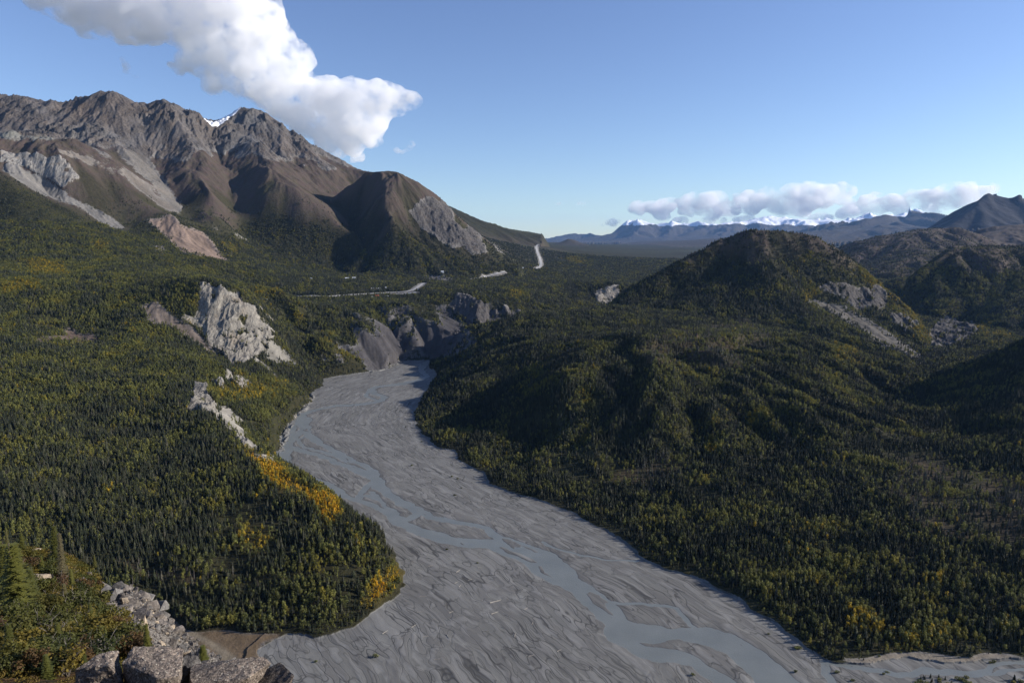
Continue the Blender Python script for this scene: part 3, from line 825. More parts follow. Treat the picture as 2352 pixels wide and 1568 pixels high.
bare[sparse] = .55 * sstep(-.5, .3, fbm(XX, YY, 60, 3, 131))[sparse]
bare[meadow] = .5
bare[track] = 0
S_[track] = 1
TINT[track] = (.86, .74, .56)
S_[meadow & ~track] = .9
TINT[meadow & ~track] = (.56, .42, .28)

# ------------------------------------------------------------------ roads (traced, draped on the terrain)
ROADS = [cv('ZR', [(95, 478), (250, 455), (450, 434), (680, 425), (780, 425), (880, 428), (1050, 424), (1200, 413), (1400, 400), (1610, 386), (1750, 377), (1900, 370), (1980, 352), (2040, 318), (2120, 262)]),
         cv('Z3', [(1680, 319), (1800, 311), (1900, 286), (1985, 262)]),
         cv('Z3', [(2225, 238), (2258, 228), (2262, 200), (2255, 170), (2240, 130), (2226, 95), (2222, 62), (2238, 56)]),
         cv('ZR', [(1740, 405), (1850, 400), (1960, 392), (2010, 380)])]
roadW = []
for rd in ROADS:
    pts = []
    for a, b in zip(rd[:-1], rd[1:]):
        n = max(2, int(math.hypot(b[0] - a[0], b[1] - a[1]) / 3))
        for i in range(n):
            t = i / n
            pts.append(hit(a[0] * (1 - t) + b[0] * t, a[1] * (1 - t) + b[1] * t))
    pts.append(hit(*rd[-1][:2]))
    pts = [q_ for q_ in pts if q_[1] > 2420]
    P = np.array(pts)
    for _ in range(3):
        P[1:-1] = (P[:-2] + 2 * P[1:-1] + P[2:]) / 4
    roadW.append(P)
roadD = np.full(XX.shape, 1e3, f32)
mR = (YY > 2300) & (YY < 11000) & (K > -.45) & (K < .1)
dd = np.full(int(mR.sum()), 1e3, f32)
for P in roadW:
    dd = np.minimum(dd, segdist([tuple(p) for p in P[::2]] + [tuple(P[-1])], XX[mR], YY[mR]))
roadD[mR] = dd
cut = roadD < 20
S_[cut] = 1
TINT[cut] = (.95, .9, .8)

def blur(A, n):
    for _ in range(2):
        for ax in (0, 1):
            c = np.cumsum(np.pad(A, [(n + 1, n) if i_ == ax else (0, 0) for i_ in range(A.ndim)], 'edge'), axis=ax, dtype=np.float64)
            sl1 = [slice(None)] * A.ndim
            sl2 = [slice(None)] * A.ndim
            sl1[ax] = slice(2 * n + 1, None)
            sl2[ax] = slice(None, -(2 * n + 1))
            A = ((c[tuple(sl1)] - c[tuple(sl2)]) / (2 * n + 1)).astype(f32)
    return A


gz = (PXg > 770) & (PXg < 1215) & (PYg > 690) & (PYg < 852) & (YY > 2080) & (YY < 3050) & (SD > 0) & (SL + .22 * fbm(XX, YY, 120, 3, 161) > .66) & valley
S_[gz & ~rock] = 1
TINT[gz & ~rock] = (.27, .26, .28)
stk = (S_ > .5) & (YY > 1000) & (YY < 7000) & ~cut & ~track & ~meadow
kx = np.where(YY[stk] > 3000, .55, 1.0)
Gs = gully(XX[stk] * kx, YY[stk] * kx, GX[stk] * 1.6, GY[stk] * 1.6, 1.0, 62.0, 3, 63, .5, 3.0)
TINT[stk] *= (1 + .34 * np.clip(Gs, -1, 1))[:, None]
Z[stk] += Gs * np.where(YY[stk] > 3000, 5.0, 2.2)
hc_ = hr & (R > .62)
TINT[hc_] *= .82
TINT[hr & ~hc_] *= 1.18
R = np.where(rock & (fbm(XX, YY, 34, 3, 141) > .62) & (YY < 4000), .15, R)
R = blur(R, 1)
S_ = np.maximum(blur(S_, 4), np.where(cut | track, 1, 0))
TINT = blur(TINT, 3)
gold = blur(gold, 5)
bare = blur(bare, 4)
T_ = blur(T_, 9)
msk_ = valley | iL['dome_hill'] | iL['lion_hill'] | iL['side_hill']
T_ = np.where(msk_, T_ * np.clip(.9 + .8 * G + .4 * nzb + (Z - 700) / 350 * (valley | iL['dome_hill']), .18, 1), T_)
T_[dk] = 1
S_[dk] = 1
T_[fm] = .8
veg = np.clip(1 - np.maximum(np.maximum(R, S_), 0), 0, 1)
cover1 = np.stack([R, S_, T_, np.ones_like(R)], -1)
cover2 = np.stack([snow, bare, gold, np.ones_like(R)], -1)


# ------------------------------------------------------------------ node helpers
def mat(name, rough=0.9, spec=0.2):
    m = bpy.data.materials.new(name)
    m.use_nodes = True
    nt = m.node_tree
    b = nt.nodes['Principled BSDF']
    b.inputs['Roughness'].default_value = rough
    b.inputs['Specular IOR Level'].default_value = spec
    return m, nt, b


def N(nt, typ, **kw):
    n = nt.nodes.new(typ)
    for k, v in kw.items():
        setattr(n, k, v)
    return n


def lk(nt, a, b):
    nt.links.new(a, b)


def mixc(nt, fac, a, b, mode='MIX'):
    n = N(nt, 'ShaderNodeMix', data_type='RGBA', blend_type=mode)
    for s, v in ((n.inputs[0], fac), (n.inputs[6], a), (n.inputs[7], b)):
        if isinstance(v, (int, float)):
            s.default_value = v
        elif isinstance(v, tuple):
            s.default_value = v + (1,) * (4 - len(v))
        else:
            lk(nt, v, s)
    return n.outputs[2]


def mth(nt, op, a, b=None, c=None, clamp=False):
    n = N(nt, 'ShaderNodeMath', operation=op)
    n.use_clamp = clamp
    for i, v in enumerate((a, b, c)):
        if v is None:
            continue
        if isinstance(v, (int, float)):
            n.inputs[i].default_value = v
        else:
            lk(nt, v, n.inputs[i])
    return n.outputs[0]


def noise(nt, vec, scale, det=4, rough=.55, dist=0, col=False):
    n = N(nt, 'ShaderNodeTexNoise')
    n.inputs['Scale'].default_value = scale
    n.inputs['Detail'].default_value = det
    n.inputs['Roughness'].default_value = rough
    n.inputs['Distortion'].default_value = dist
    if vec is not None:
        lk(nt, vec, n.inputs['Vector'])
    return n.outputs[1] if col else n.outputs[0]


def ramp(nt, fac, stops):
    n = N(nt, 'ShaderNodeValToRGB')
    e = n.color_ramp.elements
    while len(e) < len(stops):
        e.new(.5)
    for i, (p, c) in enumerate(stops):
        e[i].position = p
        c = (c, c, c) if isinstance(c, (int, float)) else c
        e[i].color = tuple(c) + (1,)
    lk(nt, fac, n.inputs[0])
    return n.outputs[0]


def vscale(nt, v, s):
    n = N(nt, 'ShaderNodeVectorMath', operation='MULTIPLY')
    lk(nt, v, n.inputs[0])
    n.inputs[1].default_value = s
    return n.outputs[0]


def attr(nt, name, typ='GEOMETRY'):
    n = N(nt, 'ShaderNodeAttribute', attribute_name=name)
    n.attribute_type = typ
    return n


# terrain surface
def terrain_material(name, far):
    m, nt, b = mat(name, .95, .1)
    pos = N(nt, 'ShaderNodeNewGeometry').outputs['Position']
    c1 = attr(nt, 'cover1')
    c2 = attr(nt, 'cover2')
    s1 = N(nt, 'ShaderNodeSeparateColor')
    lk(nt, c1.outputs[0], s1.inputs[0])
    s2 = N(nt, 'ShaderNodeSeparateColor')
    lk(nt, c2.outputs[0], s2.inputs[0])
    tint = attr(nt, 'tint').outputs[0]
    k = .12 if far else 1.0
    n1 = noise(nt, pos, .02 * k, 6, .6)
    n2 = noise(nt, pos, .09 * k, 5, .65)
    n3 = noise(nt, pos, .45 * k, 3, .7)
    vst = vscale(nt, pos, (1, .5, .22))
    n4 = noise(nt, vst, .11 * k, 6, .7, .6)
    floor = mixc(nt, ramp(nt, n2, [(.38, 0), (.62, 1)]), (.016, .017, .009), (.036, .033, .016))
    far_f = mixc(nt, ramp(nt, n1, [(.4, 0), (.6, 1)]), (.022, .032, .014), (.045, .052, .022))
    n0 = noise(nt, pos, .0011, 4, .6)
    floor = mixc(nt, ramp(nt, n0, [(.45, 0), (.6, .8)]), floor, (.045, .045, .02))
    if far:
        floor = far_f
    tun_a = mixc(nt, ramp(nt, n1, [(.36, 0), (.64, 1)]), (.070, .051, .045), (.060, .054, .036))
    tun_a = mixc(nt, ramp(nt, n3, [(.35, 0), (.7, .6)]), tun_a, (.088, .064, .056))
    goldc = mixc(nt, n2, (.11, .075, .02), (.075, .07, .022))
    barec = mixc(nt, ramp(nt, n3, [(.3, 0), (.7, 1)]), (.055, .040, .024), (.115, .08, .05))
    scr = mixc(nt, ramp(nt, n4, [(.35, 0), (.65, 1)]), (.17, .165, .155), (.27, .26, .245))
    scr = mixc(nt, ramp(nt, n3, [(.3, .5), (.6, 0)]), scr, (.13, .125, .12))
    rk_ = mixc(nt, ramp(nt, n4, [(.32, 0), (.5, .6), (.7, 1)]), (.085, .08, .08), (.30, .285, .26))
    rk_ = mixc(nt, ramp(nt, n1, [(.55, 0), (.7, .5)]), rk_, (.24, .19, .14))
    col = mixc(nt, s1.outputs[2], floor, tun_a)
    col = mixc(nt, mth(nt, 'MULTIPLY', s2.outputs[2], .7), col, goldc)
    col = mixc(nt, s2.outputs[1], col, barec)
    sc_t = mixc(nt, 1.0, scr, tint, 'MULTIPLY')
    rk_t = mixc(nt, 1.0, rk_, tint, 'MULTIPLY')
    n12 = mth(nt, 'ADD', mth(nt, 'MULTIPLY', n2, .5), mth(nt, 'MULTIPLY', n1, .5))
    edge = mth(nt, 'ADD', s1.outputs[1], mth(nt, 'MULTIPLY', mth(nt, 'SUBTRACT', n12, .5), 1.9))
    col = mixc(nt, ramp(nt, edge, [(.42, 0), (.62, 1)]), col, sc_t)
    edge = mth(nt, 'ADD', s1.outputs[0], mth(nt, 'MULTIPLY', mth(nt, 'SUBTRACT', n2, .5), 1.2))
    col = mixc(nt, ramp(nt, edge, [(.42, 0), (.6, 1)]), col, rk_t)
    edge = mth(nt, 'ADD', s2.outputs[0], mth(nt, 'MULTIPLY', mth(nt, 'SUBTRACT', n2, .5), 1.4))
    col = mixc(nt, ramp(nt, edge, [(.45, 0), (.65, 1)]), col, (.82, .84, .88))
    lk(nt, col, b.inputs['Base Color'])
    bm = N(nt, 'ShaderNodeBump')
    bm.inputs['Strength'].default_value = 1.0
    bm.inputs['Distance'].default_value = 3.5 / k
    h = mth(nt, 'ADD', mth(nt, 'MULTIPLY', n2, .8), mth(nt, 'MULTIPLY', n3, .25))
    h = mth(nt, 'ADD', h, mth(nt, 'MULTIPLY', mth(nt, 'MULTIPLY', n4, s1.outputs[0]), 2.2))
    h = mth(nt, 'MULTIPLY', h, mth(nt, 'SUBTRACT', 1.0, mth(nt, 'MULTIPLY', s1.outputs[1], mth(nt, 'SUBTRACT', .55, mth(nt, 'MULTIPLY', s1.outputs[0], .55)))))
    lk(nt, h, bm.inputs['Height'])
    lk(nt, bm.outputs[0], b.inputs['Normal'])
    return m


M_TER = terrain_material('hillside ground', False)
M_FAR = terrain_material('far mountain ground', True)


def gravel_material():
    m, nt, b = mat('grey river gravel', .9, .12)
    pos = N(nt, 'ShaderNodeNewGeometry').outputs['Position']
    fl = attr(nt, 'flow').outputs[1]
    ch = attr(nt, 'chd').outputs[2]
    wob = noise(nt, pos, .011, 3, .5, 0, True)
    w2 = N(nt, 'ShaderNodeVectorMath', operation='MULTIPLY_ADD')
    lk(nt, wob, w2.inputs[0])
    w2.inputs[1].default_value = (150, 34, 0)
    lk(nt, fl, w2.inputs[2])
    fv = w2.outputs[0]

    def line(sx, sy, wd, det=1):
        v = vscale(nt, fv, (sx, sy, 0))
        n = noise(nt, v, 1, det, .4, .12)
        a = mth(nt, 'ABSOLUTE', mth(nt, 'SUBTRACT', n, .5))
        return ramp(nt, a, [(0, 1), (wd, .55), (wd * 2.2, 0)]), n
    l1, a1 = line(1 / 100, 1 / 23, .006)
    l2, a2 = line(1 / 60, 1 / 13, .008)
    l3, a3 = line(1 / 34, 1 / 7.5, .011)
    l4, a4 = line(1 / 14, 1 / 3.8, .02)
    broad = noise(nt, vscale(nt, fv, (1 / 260, 1 / 70, 0)), 1, 3)
    tone = mixc(nt, ramp(nt, broad, [(.35, 0), (.65, 1)]), (.146, .143, .130), (.196, .192, .176))
    tone = mixc(nt, ramp(nt, a2, [(.42, 0), (.6, .55)]), tone, (.12, .115, .108))
    tone = mixc(nt, ramp(nt, a3, [(.5, 0), (.66, .5)]), tone, (.25, .245, .23))
    tone = mixc(nt, ramp(nt, a4, [(.5, 0), (.7, .4)]), tone, (.135, .13, .12))
    fine = noise(nt, pos, 1.2, 4, .7)
    tone = mixc(nt, ramp(nt, fine, [(.3, .35), (.55, 0)]), tone, (.12, .115, .11))
    msk = ramp(nt, noise(nt, pos, .012, 2), [(.38, .25), (.55, 1)])
    for l, s in ((l1, .95), (l2, .95), (l3, .75), (l4, .15)):
        tone = mixc(nt, mth(nt, 'MULTIPLY', mth(nt, 'MULTIPLY', l, s), msk), tone, (.055, .054, .052))
    wet = ramp(nt, mth(nt, 'ADD', mth(nt, 'MULTIPLY', ch, .05), mth(nt, 'MULTIPLY', mth(nt, 'SUBTRACT', a3, .5), 1.2)), [(.0, .55), (.35, 0)])
    tone = mixc(nt, wet, tone, (.10, .099, .095))
    lk(nt, tone, b.inputs['Base Color'])
    h = mth(nt, 'ADD', mth(nt, 'MULTIPLY', a2, 1.4), mth(nt, 'MULTIPLY', a3, .9))
    h = mth(nt, 'ADD', h, mth(nt, 'MULTIPLY', a4, .4))
    h = mth(nt, 'SUBTRACT', h, mth(nt, 'MULTIPLY', l2, .25))
    h = mth(nt, 'SUBTRACT', h, mth(nt, 'MULTIPLY', l1, .35))
    h = mth(nt, 'ADD', h, mth(nt, 'MULTIPLY', fine, .12))
    bm = N(nt, 'ShaderNodeBump')
    bm.inputs['Distance'].default_value = .38
    lk(nt, h, bm.inputs['Height'])
    lk(nt, bm.outputs[0], b.inputs['Normal'])
    return m


M_GRAV = gravel_material()


def tag(o, label=None, cat=None, group=None, kind=None):
    if label:
        o['label'] = label
    if cat:
        o['category'] = cat
    if group:
        o['group'] = group
    if kind:
        o['kind'] = kind
    return o


def np_mesh(name, co, faces, mats=(), smooth=True):
    """faces: (n,3) or (n,4) array"""
    me = bpy.data.meshes.new(name)
    n, k = faces.shape
    me.vertices.add(len(co))
    me.vertices.foreach_set('co', np.ascontiguousarray(co, dtype=f32).ravel())
    me.loops.add(n * k)
    me.loops.foreach_set('vertex_index', faces.astype(np.int32).ravel())
    me.polygons.add(n)
    me.polygons.foreach_set('loop_start', np.arange(0, n * k, k, dtype=np.int32))
    me.polygons.foreach_set('use_smooth', np.full(n, smooth))
    for m in mats:
        me.materials.append(m)
    me.update(calc_edges=True)
    return me


def link(name, me, parent=None):
    o = bpy.data.objects.new(name, me)
    COL.objects.link(o)
    if parent is not None:
        o.parent = parent
    return o


co = np.stack([XX, YY, Z], -1).reshape(-1, 3)
ii = np.arange(NR * NC).reshape(NR, NC)
quads = np.stack([ii[:-1, :-1], ii[:-1, 1:], ii[1:, 1:], ii[1:, :-1]], -1).reshape(-1, 4)
qi = IDX[:-1, :-1].ravel().astype(int)
qbed = (SD[:-1, :-1].ravel() < 0)
ATTR = {'cover1': cover1.reshape(-1, 4), 'cover2': cover2.reshape(-1, 4), 'tint': np.concatenate([TINT, np.ones(XX.shape + (1,), f32)], -1).reshape(-1, 4)}


def sub_mesh(name, sel, material, attrs=ATTR, flow=False):
    q = quads[sel]
    u, inv = np.unique(q.ravel(), return_inverse=True)
    me = np_mesh(name, co[u], inv.reshape(-1, 4), [material])
    for an, av in attrs.items():
        a = me.attributes.new(an, 'FLOAT_COLOR', 'POINT')
        a.data.foreach_set('color', np.ascontiguousarray(av[u], dtype=f32).ravel())
    if flow:
        a = me.attributes.new('flow', 'FLOAT_VECTOR', 'POINT')
        v = np.zeros((len(u), 3), f32)
        v[:, :2] = FLOW.reshape(-1, 2)[u]
        a.data.foreach_set('vector', v.ravel())
        a = me.attributes.new('chd', 'FLOAT', 'POINT')
        a.data.foreach_set('value', CHD.ravel()[u])
    return link(name, me)


SLAB = {'valley': ('hillside', 'grey and brown mountain ridge above the forested valley slopes'), 'dome_hill': ('hill', 'rounded brown hill with dark cliffs at the end of the long ridge'),
        'back_ridge': ('hill', 'dark wooded ridge sloping down behind the rounded brown hill'), 'cone_hill': ('hill', 'tiny dark cone shaped hill far up the valley'),
        'lion_hill': ('hill', 'dome shaped wooded hill with crags and grey scree beside the river'), 'side_hill': ('hill', 'green and brown hillside behind the side valley'),
        'knob_hill': ('hill', 'small round wooded knob between the two side hills'), 'brown_hills': ('hill', 'low brown tundra hills behind the dome shaped hill'),
        'brown_ridge': ('hill', 'brown tundra ridge below the dark blue mountain'), 'dark_mountain': ('mountain', 'dark blue jagged mountain beyond the brown hills'),
        'far_mid': ('mountain', 'bare blue brown mountains in front of the snowy range'), 'snow_range': ('mountains', 'distant snow capped mountain range on the horizon')}
for i, nm in enumerate(LNAMES):
    sel = (qi == i) & ~qbed
    if nm == 'valley':
        sel_v = sel
    if not sel.any():
        continue
    o = sub_mesh(SLAB[nm][0], sel, M_FAR if nm in ('far_mid', 'snow_range', 'dark_mountain') else M_TER)
    tag(o, SLAB[nm][1], SLAB[nm][0], None, 'structure')
o = sub_mesh('riverbed', (qi == 0) & qbed, M_GRAV, {}, True)
tag(o, 'wide grey gravel riverbed braided with shallow dry channels', 'riverbed', None, 'structure')

# water of the braided river: one level sheet, seen where the bed is cut below it
m, nt, b = mat('silty glacier water', .38, .35)
pos = N(nt, 'ShaderNodeNewGeometry').outputs['Position']
wc = mixc(nt, ramp(nt, noise(nt, pos, .03, 4), [(.3, 0), (.7, 1)]), (.138, .148, .138), (.172, .182, .168))
lk(nt, wc, b.inputs['Base Color'])
bm = N(nt, 'ShaderNodeBump')
bm.inputs['Strength'].default_value = .5
bm.inputs['Distance'].default_value = .3
lk(nt, noise(nt, pos, .5, 4, .6, .8), bm.inputs['Height'])
lk(nt, bm.outputs[0], b.inputs['Normal'])
M_WATER = m
xs = np.linspace(-700, 1500, 23)
ys = np.linspace(440, 2450, 21)
gx_, gy_ = np.meshgrid(xs, ys)
gi = np.arange(gx_.size).reshape(gx_.shape)
o = link('river', np_mesh('river', np.stack([gx_.ravel(), gy_.ravel(), np.zeros(gx_.size)], -1), np.stack([gi[:-1, :-1], gi[:-1, 1:], gi[1:, 1:], gi[1:, :-1]], -1).reshape(-1, 4), [M_WATER]))
tag(o, 'milky blue grey glacier river winding in many strands over the gravel', 'river', None, 'structure')
print('terrain meshes', round(time.time() - T0, 1))

# ------------------------------------------------------------------ tree shapes
def leaf_material(name, stops, rough=.7, trans=.25, tonename='tone', var=.35):
    m, nt, b = mat(name, rough, .25)
    tone = attr(nt, tonename, 'INSTANCER').outputs[2]
    oi = N(nt, 'ShaderNodeObjectInfo').outputs['Random']
    pos = N(nt, 'ShaderNodeNewGeometry').outputs['Position']
    c = ramp(nt, tone, stops)
    nn = noise(nt, pos, .9, 2)
    f = mth(nt, 'ADD', mth(nt, 'MULTIPLY', oi, var * 2), mth(nt, 'MULTIPLY', nn, .5))
    f = mth(nt, 'ADD', f, 1 - var - .25)
    hs = N(nt, 'ShaderNodeHueSaturation')
    hs.inputs['Saturation'].default_value = 1.05
    lk(nt, c, hs.inputs['Color'])
    lk(nt, f, hs.inputs['Value'])
    lk(nt, hs.outputs[0], b.inputs['Base Color'])
    if trans:
        tr = N(nt, 'ShaderNodeBsdfTranslucent')
        lk(nt, hs.outputs[0], tr.inputs[0])
        ms = N(nt, 'ShaderNodeMixShader')
        ms.inputs[0].default_value = trans
        lk(nt, b.outputs[0], ms.inputs[1])
        lk(nt, tr.outputs[0], ms.inputs[2])
        lk(nt, ms.outputs[0], nt.nodes['Material Output'].inputs['Surface'])
    return m


M_SPR = leaf_material('spruce needles', [(0, (.013, .018, .009)), (.5, (.030, .035, .015)), (1, (.078, .072, .050))], trans=.1)
M_BRD = leaf_material('autumn leaves', [(0, (.085, .094, .034)), (.3, (.155, .155, .044)), (.6, (.22, .18, .03)), (.8, (.50, .33, .04)), (1, (.52, .19, .025))], trans=.3)
M_BARK, nt_, b_ = mat('bark', .9, .1)
b_.inputs['Base Color'].default_value = (.10, .08, .065, 1)
M_SNAG, nt_, b_ = mat('grey dead wood', .9, .1)
b_.inputs['Base Color'].default_value = (.17, .15, .135, 1)


class MB:
    def __init__(self):
        self.v, self.f, self.mi = [], [], []

    def add(self, vs, fs, mi=0):
        o = len(self.v)
        self.v += [tuple(v) for v in vs]
        self.f += [tuple(i + o for i in f) for f in fs]
        self.mi += [mi] * len(fs)

    def tube(self, pts, rads, n=6, mi=0):
        vs = []
        pts = [Vector(p) for p in pts]
        for i, p in enumerate(pts):
            d = (pts[min(i + 1, len(pts) - 1)] - pts[max(i - 1, 0)]).normalized()
            u = d.cross(Vector((0.31, .2, .9) if abs(d.z) < .8 else (1, 0, 0))).normalized()
            w = d.cross(u)
            for k in range(n):
                a = 2 * math.pi * k / n
                vs.append(p + (u * math.cos(a) + w * math.sin(a)) * rads[i])
        fs = []
        for i in range(len(pts) - 1):
            for k in range(n):
                fs.append((i * n + k, i * n + (k + 1) % n, (i + 1) * n + (k + 1) % n, (i + 1) * n + k))
        fs.append(tuple(range(n - 1, -1, -1)))
        fs.append(tuple((len(pts) - 1) * n + k for k in range(n)))
        self.add(vs, fs, mi)

    def mesh(self, name, mats, smooth=False):
        me = bpy.data.meshes.new(name)
        me.from_pydata(self.v, [], self.f)
        for m in mats:
            me.materials.append(m)
        me.polygons.foreach_set('material_index', self.mi)
        me.polygons.foreach_set('use_smooth', [smooth] * len(self.f))
        me.update()
        return me


def small_spruce(seed, H=10., R=1.5, dead=False):
    r = random.Random(seed)
    mb = MB()
    tiers = 7
    mb.tube([(0, 0, -.6), (0, 0, H * .5), (0, 0, H * .93)], [.16, .11, .03], 4, 1)
    if dead:
        for i in range(9):
            z = H * (.25 + .07 * i)
            a = r.uniform(0, 6.28)
            L = R * .5 * (1 - z / H) + .2
            mb.tube([(0, 0, z), (math.cos(a) * L, math.sin(a) * L, z - .15)], [.05, .02], 3, 1)
        return mb
    for t in range(tiers):
        f = t / (tiers - 1)
        z0 = H * (.06 + .80 * f)
        z1 = z0 + H * .27 * (1 - .35 * f)
        if t == tiers - 1:
            z1 = H
        rad = R * (1 - f) ** .8 + .16
        n = 7
        off = r.uniform(0, 6)
        vs = [(r.uniform(-.05, .05), r.uniform(-.05, .05), z1)]
        for k in range(n * 2):
            a = off + math.pi * k / n
            q = rad * (r.uniform(.8, 1.25) if k % 2 == 0 else r.uniform(.35, .6))
            vs.append((math.cos(a) * q, math.sin(a) * q, z0 - (r.uniform(.1, .45) if k % 2 == 0 else -.5)))
        fs = [(0, 1 + k, 1 + (k + 1) % (n * 2)) for k in range(n * 2)]
        mb.add(vs, fs, 0)
    return mb


def leaf_cloud(mb, c, rx, rz, n, size, r, mi=0, shell=.55):
    for i in range(n):
        while True:
            p = Vector((r.uniform(-1, 1), r.uniform(-1, 1), r.uniform(-1, 1)))
            if shell < p.length < 1:
                break
        q = Vector((c[0] + p.x * rx, c[1] + p.y * rx, c[2] + p.z * rz))
        nrm = (p + Vector((r.uniform(-.7, .7), r.uniform(-.7, .7), r.uniform(-.4, .9)))).normalized()
        u = nrm.orthogonal().normalized()
        w = nrm.cross(u)
        a = r.uniform(0, 6.28)
        u, w = u * math.cos(a) + w * math.sin(a), w * math.cos(a) - u * math.sin(a)
        s = size * r.uniform(.6, 1.3)
        mb.add([q - u * s, q - w * s * .7, q + u * s, q + w * s * .7], [(0, 1, 2, 3)], mi)


def small_broad(seed, H=8., R=2.0):
    r = random.Random(seed)
    mb = MB()
    mb.tube([(0, 0, -.6), (r.uniform(-.2, .2), 0, H * .4), (r.uniform(-.3, .3), r.uniform(-.3, .3), H * .75)], [.14, .1, .04], 4, 1)
    for i in range(5):
        f = (i + .5) / 5
        a = r.uniform(0, 6.28)
        d = R * .45 * (1 - f * .6)
        leaf_cloud(mb, (math.cos(a) * d, math.sin(a) * d, H * (.3 + .58 * f)), R * (.75 - .3 * f) * r.uniform(.8, 1.1), H * .17, 24, .42, r, 0, .35)
    return mb


def small_shrub(seed, H=2.4, R=1.8):
    r = random.Random(seed)
    mb = MB()
    for i in range(4):
        a = r.uniform(0, 6.28)
        d = R * .4
        mb.tube([(0, 0, -.3), (math.cos(a) * d, math.sin(a) * d, H * .6)], [.05, .02], 3, 1)
        leaf_cloud(mb, (math.cos(a) * d, math.sin(a) * d, H * r.uniform(.4, .6)), R * .6, H * .38, 24, .38, r, 0, .3)
    return mb


SPR = [small_spruce(i, 10 + i % 3 - 1, 1.25 + .3 * (i % 3)).mesh('spruce_tree', [M_SPR, M_BARK]) for i in range(5)]
SNG = [small_spruce(30 + i, 9, 1.2, True).mesh('dead_spruce', [M_SPR, M_SNAG]) for i in range(2)]
BRD = [small_broad(50 + i, 7.5 + i % 2, 1.9 + .25 * (i % 3)).mesh('broadleaf_tree', [M_BRD, M_BARK]) for i in range(5)]
SHR = [small_shrub(80 + i, 2.2 + .4 * (i % 2)).mesh('shrub', [M_BRD, M_BARK]) for i in range(3)]

# ------------------------------------------------------------------ where the trees stand
c4 = lambda A: (A[:-1, :-1] + A[:-1, 1:] + A[1:, 1:] + A[1:, :-1]) * .25
qx, qy, qz = c4(XX), c4(YY), c4(Z)
area = np.abs((XX[1:, 1:] - XX[:-1, :-1]) * (YY[1:, :-1] - YY[:-1, 1:]) - (XX[1:, :-1] - XX[:-1, 1:]) * (YY[1:, 1:] - YY[:-1, :-1])) * .5
ypx, ypy = project(qx, qy, qz + 10)
runq = np.minimum.accumulate((CAMZ - qz) / qy, axis=0)
visq = ((CAMZ - qz - 14) / qy) <= runq + .0005
inv = (ypx > -170) & (ypx < 2520) & (ypy < 1640)
dens = np.interp(qy, [480, 1200, 2000, 3000, 4500, 7000], [1 / 11., 1 / 13., 1 / 19., 1 / 34., 1 / 75., 1 / 200.])
dens = np.where(qy > 7200, 0, dens)
clump = 1 + .75 * fbm(qx, qy, 55, 3, 101)
s1 = lambda A: A[:-1, :-1]
cvr = (1 - s1(R)) * (1 - s1(S_))
tunq = s1(tun)
tdist = fbm(qx, qy, 130, 4, 103)
fd = dens * np.clip(clump, .12, 2) * cvr
fd = np.where(tunq, fd * np.clip((640 - qz) / 260 + tdist * .7 + np.where(s1(iL['lion_hill']), -.1, 0), 0, 1) * .6, fd)
fd = np.where(s1(SD) < 4, 0, fd)
fd = np.where(s1(meadow) | s1(track), 0, fd)
fd = np.where(s1(sparse), fd * .55, fd)
fd = np.where(s1(roadD) < 26, 0, fd)
fd = np.where((s1(R) > .3) & (tdist > .62), dens * .2, fd)
fd = fd * (1 + .8 * s1(gold)) * (visq & inv)
# clearings
glade = fbm(qx, qy, 210, 3, 109)
fd = np.where((glade < -.62), fd * .3, fd)
fd[s1(IDX) >= LNAMES.index('brown_ridge')] = 0
cnt = rng.poisson((fd * area).astype(np.float64))
fi = np.repeat(np.arange(cnt.size), cnt.ravel())
a = rng.random(len(fi))
b = rng.random(len(fi))


def bil(A):
    A00, A01, A10, A11 = A[:-1, :-1].ravel()[fi], A[:-1, 1:].ravel()[fi], A[1:, :-1].ravel()[fi], A[1:, 1:].ravel()[fi]
    return (A00 * (1 - a) + A01 * a) * (1 - b) + (A10 * (1 - a) + A11 * a) * b


tx, ty, tz = bil(XX), bil(YY), bil(Z)
tpx, tpy = project(tx, ty, tz)
print('trees', len(tx))
DEC = [(cv('P', [(-100, 540), (300, 600), (460, 660), (460, 800), (520, 860), (440, 900), (250, 950), (-100, 960)]), .62),
       (cv('P', [(470, 850), (700, 880), (740, 900), (640, 1060), (560, 1010), (480, 920)]), .8),
       (cv('P', [(0, 400), (300, 530), (520, 600), (640, 640), (500, 700), (300, 620), (0, 560)]), .6),
       (cv('Z6', [(0, 980), (300, 950), (700, 1100), (830, 1090), (700, 1180), (400, 1330), (0, 1260), (-400, 1200), (-500, 1100)]), .6),
       (cv('Z4', [(900, 480), (1300, 560), (1350, 700), (1000, 640), (800, 560)]), .45),
       (cv('Z3', [(300, 480), (1200, 480), (1300, 900), (600, 950), (300, 700)]), .5),
       (cv('Z2', [(900, 700), (1700, 520), (2000, 760), (1900, 940), (1000, 940)]), .42),
       (cv('Z7', [(100, 700), (900, 760), (2351, 1000), (2351, 1450), (1100, 1440), (500, 1000)]), .42),
       (cv('Z2', [(1700, 250), (2351, 250), (2351, 600), (2000, 600)]), .7),
       (cv('ZF', [(740, 250), (1000, 300), (1500, 420), (2300, 560), (2300, 680), (1100, 600), (800, 430)]), .9)]
pdec = np.full(len(tx), .27)


def pts_in(poly, px, py):
    ins = np.zeros(px.shape, bool)
    for i in range(len(poly)):
        x1, y1 = poly[i][:2]
        x2, y2 = poly[(i + 1) % len(poly)][:2]
        if y1 != y2:
            ins ^= ((y1 > py) != (y2 > py)) & (px < (x2 - x1) * (py - y1) / (y2 - y1) + x1)
    return ins


